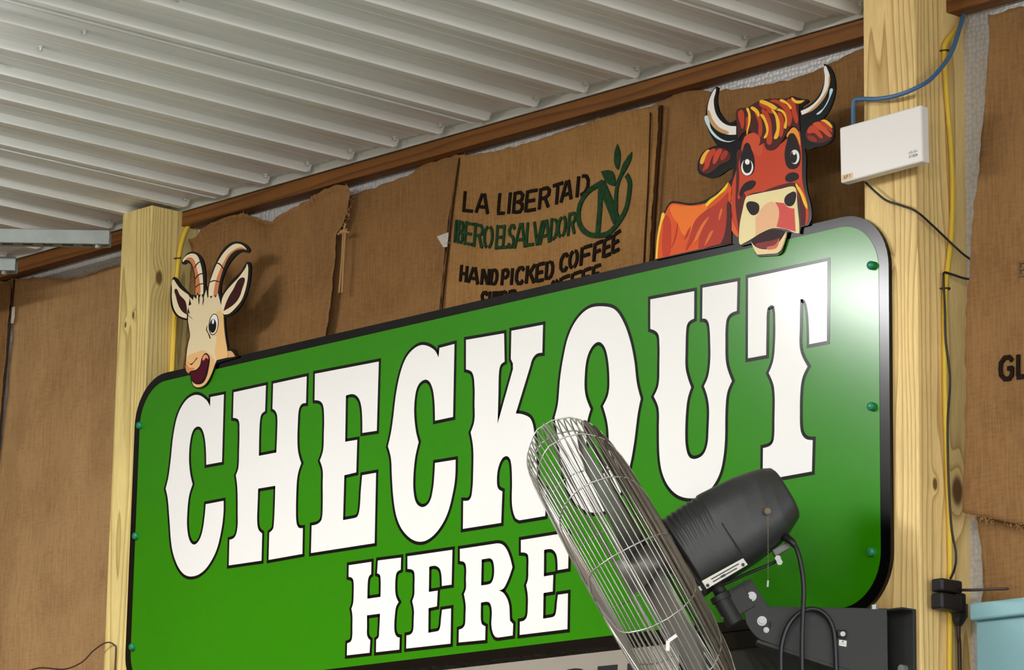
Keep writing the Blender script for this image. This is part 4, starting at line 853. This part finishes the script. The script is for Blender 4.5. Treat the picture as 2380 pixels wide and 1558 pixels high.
# motor housing: rounded-square sections lofted along the axis
top_l = [(1531, 1214), (1560, 1193), (1592, 1172), (1625, 1152), (1659, 1135), (1700, 1115), (1740, 1101), (1768, 1094), (1786, 1093)]
bot_l = [(1640, 1384), (1663, 1368), (1688, 1353), (1712, 1338), (1736, 1322), (1768, 1301), (1800, 1276), (1826, 1254), (1856, 1207)]
dep = [0.078, 0.080, 0.082, 0.083, 0.083, 0.082, 0.079, 0.074, 0.066]
MO = 0.0
V, Fc = [], []; n = 40
secs = []
def sec_at(t):
    s = t * (len(top_l) - 1); i = min(int(s), len(top_l) - 2); f_ = s - i
    lp = lambda A_: tuple(A_[i][k] + (A_[i + 1][k] - A_[i][k]) * f_ for k in range(2))
    return onF(*lp(top_l), MO), onF(*lp(bot_l), MO), dep[i] + (dep[i + 1] - dep[i]) * f_
NS = 64
for j in range(NS + 1):
    t = j / NS; T_, B_, d_ = sec_at(t)
    c0 = (T_ + B_) / 2; h = (T_ - B_) / 2; ex_ = 1.0
    rib = 0.0
    if 0.02 < t < 0.33: rib = 0.05 * (0.5 + 0.5 * math.cos(2 * math.pi * j / 3))
    for k in range(n):
        a = 2 * math.pi * k / n; ca, sa = math.cos(a), math.sin(a); pw = 2 / 3.0
        x = math.copysign(abs(ca) ** pw, ca); y = math.copysign(abs(sa) ** pw, sa)
        sc_ = 1 - (rib if y > 0.15 else 0)
        V.append(c0 + h * (y * sc_) + NV * (d_ * x * sc_))
for j in range(NS):
    for k in range(n): Fc.append([j * n + k, j * n + (k + 1) % n, (j + 1) * n + (k + 1) % n, (j + 1) * n + k])
b = len(V); T_, B_, d_ = sec_at(1.0); c0 = (T_ + B_) / 2; h = (T_ - B_) / 2; bx = (onF(1845, 1140) - onF(1700, 1218)).normalized()
for k in range(n):
    a = 2 * math.pi * k / n; ca, sa = math.cos(a), math.sin(a); pw = 2 / 3.0
    V.append(c0 + bx * 0.004 + h * (math.copysign(abs(sa) ** pw, sa) * 0.88) + NV * (d_ * 0.88 * math.copysign(abs(ca) ** pw, ca)))
for k in range(n): Fc.append([NS * n + k, NS * n + (k + 1) % n, b + (k + 1) % n, b + k])
Fc.append([b + k for k in range(n)]); Fc.append([k for k in range(n)][::-1])
mot = build('motor_housing', V, Fc, DGREY, fan, True)
# seam strap and nameplate
def plate(name, px, off, th, mt, par, bev=0.001):
    c4 = [onF(*p, off) for p in px]; V = [v - NV * th for v in c4] + [v for v in c4]
    return build(name, V, [[0, 1, 2, 3], [7, 6, 5, 4], [0, 4, 5, 1], [1, 5, 6, 2], [2, 6, 7, 3], [3, 7, 4, 0]], mt, par)
np_ = plate('nameplate', ((1631, 1351), (1727, 1298), (1738, 1313), (1643, 1369)), 0.084, 0.012, mat('brushed_plate', srgb(186, 180, 170), 0.35, 0.5), fan)
for px in ((1645, 1361), (1727, 1313)): build('rivet', *cyl(onF(*px, 0.0835), onF(*px, 0.0865), 0.0032, n=10), PLASTB, np_)
plate('print_line', ((1652, 1346), (1716, 1310), (1718, 1312), (1654, 1348)), 0.0845, 0.001, PLASTB, np_)
plate('print_line', ((1656, 1352), (1712, 1320), (1714, 1322), (1658, 1354)), 0.0845, 0.001, PLASTB, np_)
plate('print_mark', ((1674, 1340), (1684, 1334), (1687, 1339), (1677, 1344)), 0.0846, 0.001, PLASTB, np_)
strap = [onF(1678, 1216, 0.0835), onF(1693, 1240, 0.0845), onF(1712, 1268, 0.0835), onF(1728, 1292, 0.079)]
build('seam', *tube(smooth_path(strap), 0.0011, 5), PLASTB, fan, True)
build('chain_switch', *join(cyl(onF(1784, 1189, 0.066), onF(1784, 1189, 0.090), 0.0065, n=14), cyl(onF(1784, 1189, 0.09), onF(1784, 1189, 0.094), 0.0042, n=10)), mat('brass', srgb(118, 102, 84), 0.5, 0.7), fan)
ch0, ch1 = onF(1785, 1195, 0.093), onF(1785, 1350, 0.093)
gs = []
for k in range(44):
    p = ch0 + (ch1 - ch0) * k / 43; gs.append(tube([p + UZ_ * 0.0013, p + UZ_ * 0.0005, p - UZ_ * 0.0005, p - UZ_ * 0.0013], [0.0005, 0.0012, 0.0012, 0.0005], 5))
build('pull_chain', *join(*gs), mat('bead_chain', srgb(150, 140, 110), 0.4, 0.8), fan, True, kind='stuff')
build('chain_pull', *cyl(ch1, onF(1784, 1365, 0.093), 0.0022, n=8), ZINC, fan)
for px in ((1548, 1253), (1622, 1372)):
    build('cage_bracket', *boxg(onF(*px, 0.075), (0.014, 0.016, 0.011), (RV * 0.86 + UZ_ * 0.5, NV, UZ_ * 0.86 - RV * 0.5), 0.002), ZINC, fan)
# yoke: stub, swivel barrel, clevis
build('yoke_stub', *cyl(onF(1660, 1352, 0.03), onF(1680, 1388, 0.03), 0.0125, n=20), DGREY2, fan, True)
build('swivel_barrel', *join(cyl(onF(1672, 1384, 0.03), onF(1678, 1396, 0.03), 0.0195, n=24), cyl(onF(1678, 1396, 0.03), onF(1709, 1450, 0.03), 0.0165, n=24)), DGREY2, fan)
build('set_screw', *cyl(onF(1690, 1432, 0.03), onF(1679, 1438, 0.034), 0.003, n=8), ZINC, fan)
build('yoke_plate', *join(*[(lambda g: g)(boxg((onF(1712, 1398, 0.022 - 0.03 * s)), (0.052, 0.004, 0.050), (RV * 0.86 + UZ_ * 0.5, NV, UZ_ * 0.86 - RV * 0.5), 0.001)) for s in (0, 1)]), DGREY2, fan)
build('brace_rod', *tube(smooth_path([onF(1680, 1360, 0.0), onF(1730, 1337, 0.0), onF(1790, 1312, 0.0), onF(1805, 1303, 0.0)]), 0.003, 8), DGREY2, fan, True)
build('motor_foot', *boxg(onF(1815, 1278, 0.02), (0.034, 0.02, 0.014), (RV * 0.86 + UZ_ * 0.5, NV, UZ_ * 0.86 - RV * 0.5), 0.003), mat('grey_foot', srgb(120, 120, 118), 0.5), fan)
for px in ((1808, 1298), (1812, 1307)): build('nut', *cyl(onF(*px, 0.01), onF(px[0], px[1], 0.03), 0.006, n=6), ZINC, fan)
# arm plate
def fprism(name, px, off, th, mt, par):
    c4 = [onF(*p, off) for p in px]; N_ = len(c4)
    tri = tessellate_polygon([[Vector((p[0], -p[1], 0)) for p in px]])
    V = c4 + [v - NV * th for v in c4]; Fc = [list(t) for t in tri] + [[i + N_ for i in reversed(t)] for t in tri] + [[i, (i + 1) % N_, N_ + (i + 1) % N_, N_ + i] for i in range(N_)]
    return build(name, V, Fc, mt, par)
arm_px = [tuple(p) for p in parse("1715,1380 ~1722,1358 ~1742,1349 1745,1349 1784,1411 1795,1412 2061,1417 2064,1588 1980,1559 ~1770,1488 ~1752,1474 ~1736,1450 1733,1432 ~1722,1406")]
fprism('arm_plate', arm_px, 0.020, 0.004, DGREY2, fan)
fprism('arm_plate', [(x + 1, y - 2) for x, y in arm_px], -0.022, 0.004, DGREY2, fan)
fl = [onF(1760, 1487, 0.02), onF(1980, 1560, 0.02), onF(2064, 1588, 0.02)]
V = []
for p in fl: V += [p, p - NV * 0.046, p - NV * 0.046 - UZ_ * 0.006, p - UZ_ * 0.006]
build('arm_flange', V, [[0, 1, 5, 4], [1, 2, 6, 5], [2, 3, 7, 6], [3, 0, 4, 7], [4, 5, 9, 8], [5, 6, 10, 9], [6, 7, 11, 10], [7, 4, 8, 11], [0, 3, 2, 1], [8, 9, 10, 11]], DGREY2, fan)
zt1, zt2 = onY(2090, 1418, -0.006)[2], onY(2090, 1600, -0.006)[2]; xa, xb = onY(2046, 1450, -.006)[0], onY(2118, 1450, -.006)[0]
build('mount_plate', *boxg(((xa + xb) / 2, 0.0045, (zt1 + zt2) / 2), (xb - xa, 0.009, zt1 - zt2), bev=0.0015), DGREY2, fan)
build('mount_top', *boxg(((xa + xb) / 2 - 0.03, -0.016, zt1 - 0.002), (xb - xa + 0.06, 0.03, 0.004), bev=0.001), DGREY2, fan)
pb = onY(2033, 1412, -0.03); build('bolt', *cyl(Vector(pb) - UZ_ * 0.006, Vector(pb) + UZ_ * 0.004, 0.0075, n=6), ZINC, fan)
for px in ((2100, 1556),): 
    p = onY(*px, -0.004); build('bolt', *cyl(Vector(p) + Vector((0, .004, 0)), Vector(p) - Vector((0, .008, 0)), 0.008, n=12), ZINC, fan)
for px, r in (((1747, 1387), 0.0092), ((1771, 1444), 0.0092), ((1781, 1465), 0.0055)):
    build('bolt', *join(cyl(onF(*px, 0.0195), onF(*px, 0.0225), r, n=20), cyl(onF(*px, 0.0225), onF(*px, 0.0275), r * 0.62, n=6)), ZINC, fan)
sl = [onF(x, y, 0.0205) for x, y in ((1789, 1446), (1790, 1454), (1787, 1464))]
build('adjust_slot', *tube(sl, 0.0018, 6), PLASTB, fan)
build('cord_clamp', *boxg(onF(1957, 1474, 0.026), (0.018, 0.012, 0.014), (RV, NV, UZ_), 0.003), PLASTB, fan)
build('bolt', *cyl(onF(1959, 1474, 0.03), onF(1959, 1474, 0.036), 0.005, n=8), ZINC, fan)
st_ = plate('label_sticker', ((1950, 1487), (1968, 1490), (1967, 1504), (1950, 1501)), 0.0212, 0.001, PLASTW, fan)
plate('print_line', ((1953, 1496), (1965, 1498), (1965, 1499), (1953, 1497)), 0.0214, 0.0003, GREYP, st_)
build('print_mark', *cyl(onF(1959, 1492, 0.021), onF(1959, 1492, 0.0215), 0.0014, n=10), PLASTB, st_)
cable('fan_cord', [onF(1822, 1250, 0.04), onF(1838, 1254, 0.05), onF(1853, 1280, 0.06), onF(1863, 1320, 0.062), onF(1868, 1370, 0.06), onF(1866, 1430, 0.055), onF(1864, 1500, 0.05), onF(1865, 1600, 0.05)], 0.0046, CORD, '', n=10, parent=fan)
build('strain_relief', *tube([onF(1818, 1247, 0.036), onF(1830, 1252, 0.044), onF(1841, 1260, 0.052), onF(1848, 1270, 0.057)], [0.008, 0.0085, 0.007, 0.0052], 10), CORD, fan, True)
cable('fan_cord', [onF(1817, 1600, 0.035), onF(1815, 1540, 0.035), onF(1818, 1495, 0.035), onF(1832, 1455, 0.035), onF(1855, 1428, 0.035), onF(1883, 1416, 0.035), onF(1911, 1423, 0.035), onF(1932, 1450, 0.033), onF(1941, 1495, 0.03), onF(1945, 1600, 0.03)], 0.0048, CORD, '', n=10, parent=fan)

# ------------------------------------------------------------------ strip lights, room and added fill (outside the frame), running away from the wall
LEDM = mat('led_diffuser', (0.9, 0.9, 0.88, 1), 0.5, emit=((0.985, 0.99, 0.985, 1), LAMP))
def strip(x, y0, y1, z, label, hw=0.058):
    rt = root('strip_light', (x, (y0 + y1) / 2, z), label, 'light', 'ceiling strip lights')
    L = abs(y1 - y0); c = (x, (y0 + y1) / 2, z)
    build('housing', *boxg((c[0], c[1], z + 0.035), (2 * hw + 0.004, L, 0.05), bev=0.004), TRIMW, rt)
    V, Fc, n = [], [], 9
    for yy in (c[1] - L / 2 + 0.015, c[1] + L / 2 - 0.015):
        for k in range(n): a = math.pi * k / (n - 1); V.append((x + hw * math.cos(a), yy, z + 0.01 - 0.055 * math.sin(a)))
    for k in range(n - 1): Fc.append([k, k + 1, n + k + 1, n + k])
    Fc += [[0, n, 2 * n - 1, n - 1], list(range(n)), list(range(n, 2 * n))[::-1]]
    build('diffuser', V, Fc, LEDM, rt)
    for s in (-1, 1): build('hanger', *cyl((x, c[1] + s * L * 0.4, z + 0.05), (x, c[1] + s * L * 0.4, ZC), 0.003, n=6), ZINC, rt)
strip(-0.30, -1.5, -3.95, 3.625, 'strip light in front of the sign, outside the photo', 0.10)
strip(-1.5, -4.8, -7.2, 3.625, 'added fill strip light far in front of the goat, outside the photo')  # unseen lamp added for more light on the wall from the front
strip(2.9, -2.4, -4.8, 3.625, 'added fill strip light right of the sign, outside the photo')  # made-up lamp that brightens the right post and the sack beside it
strip(1.6, -5.0, -7.4, 3.625, 'strip light farther from the sign, outside the photo')
for o in list(bpy.data.objects):
    if 'org' in o.keys(): del o['org']
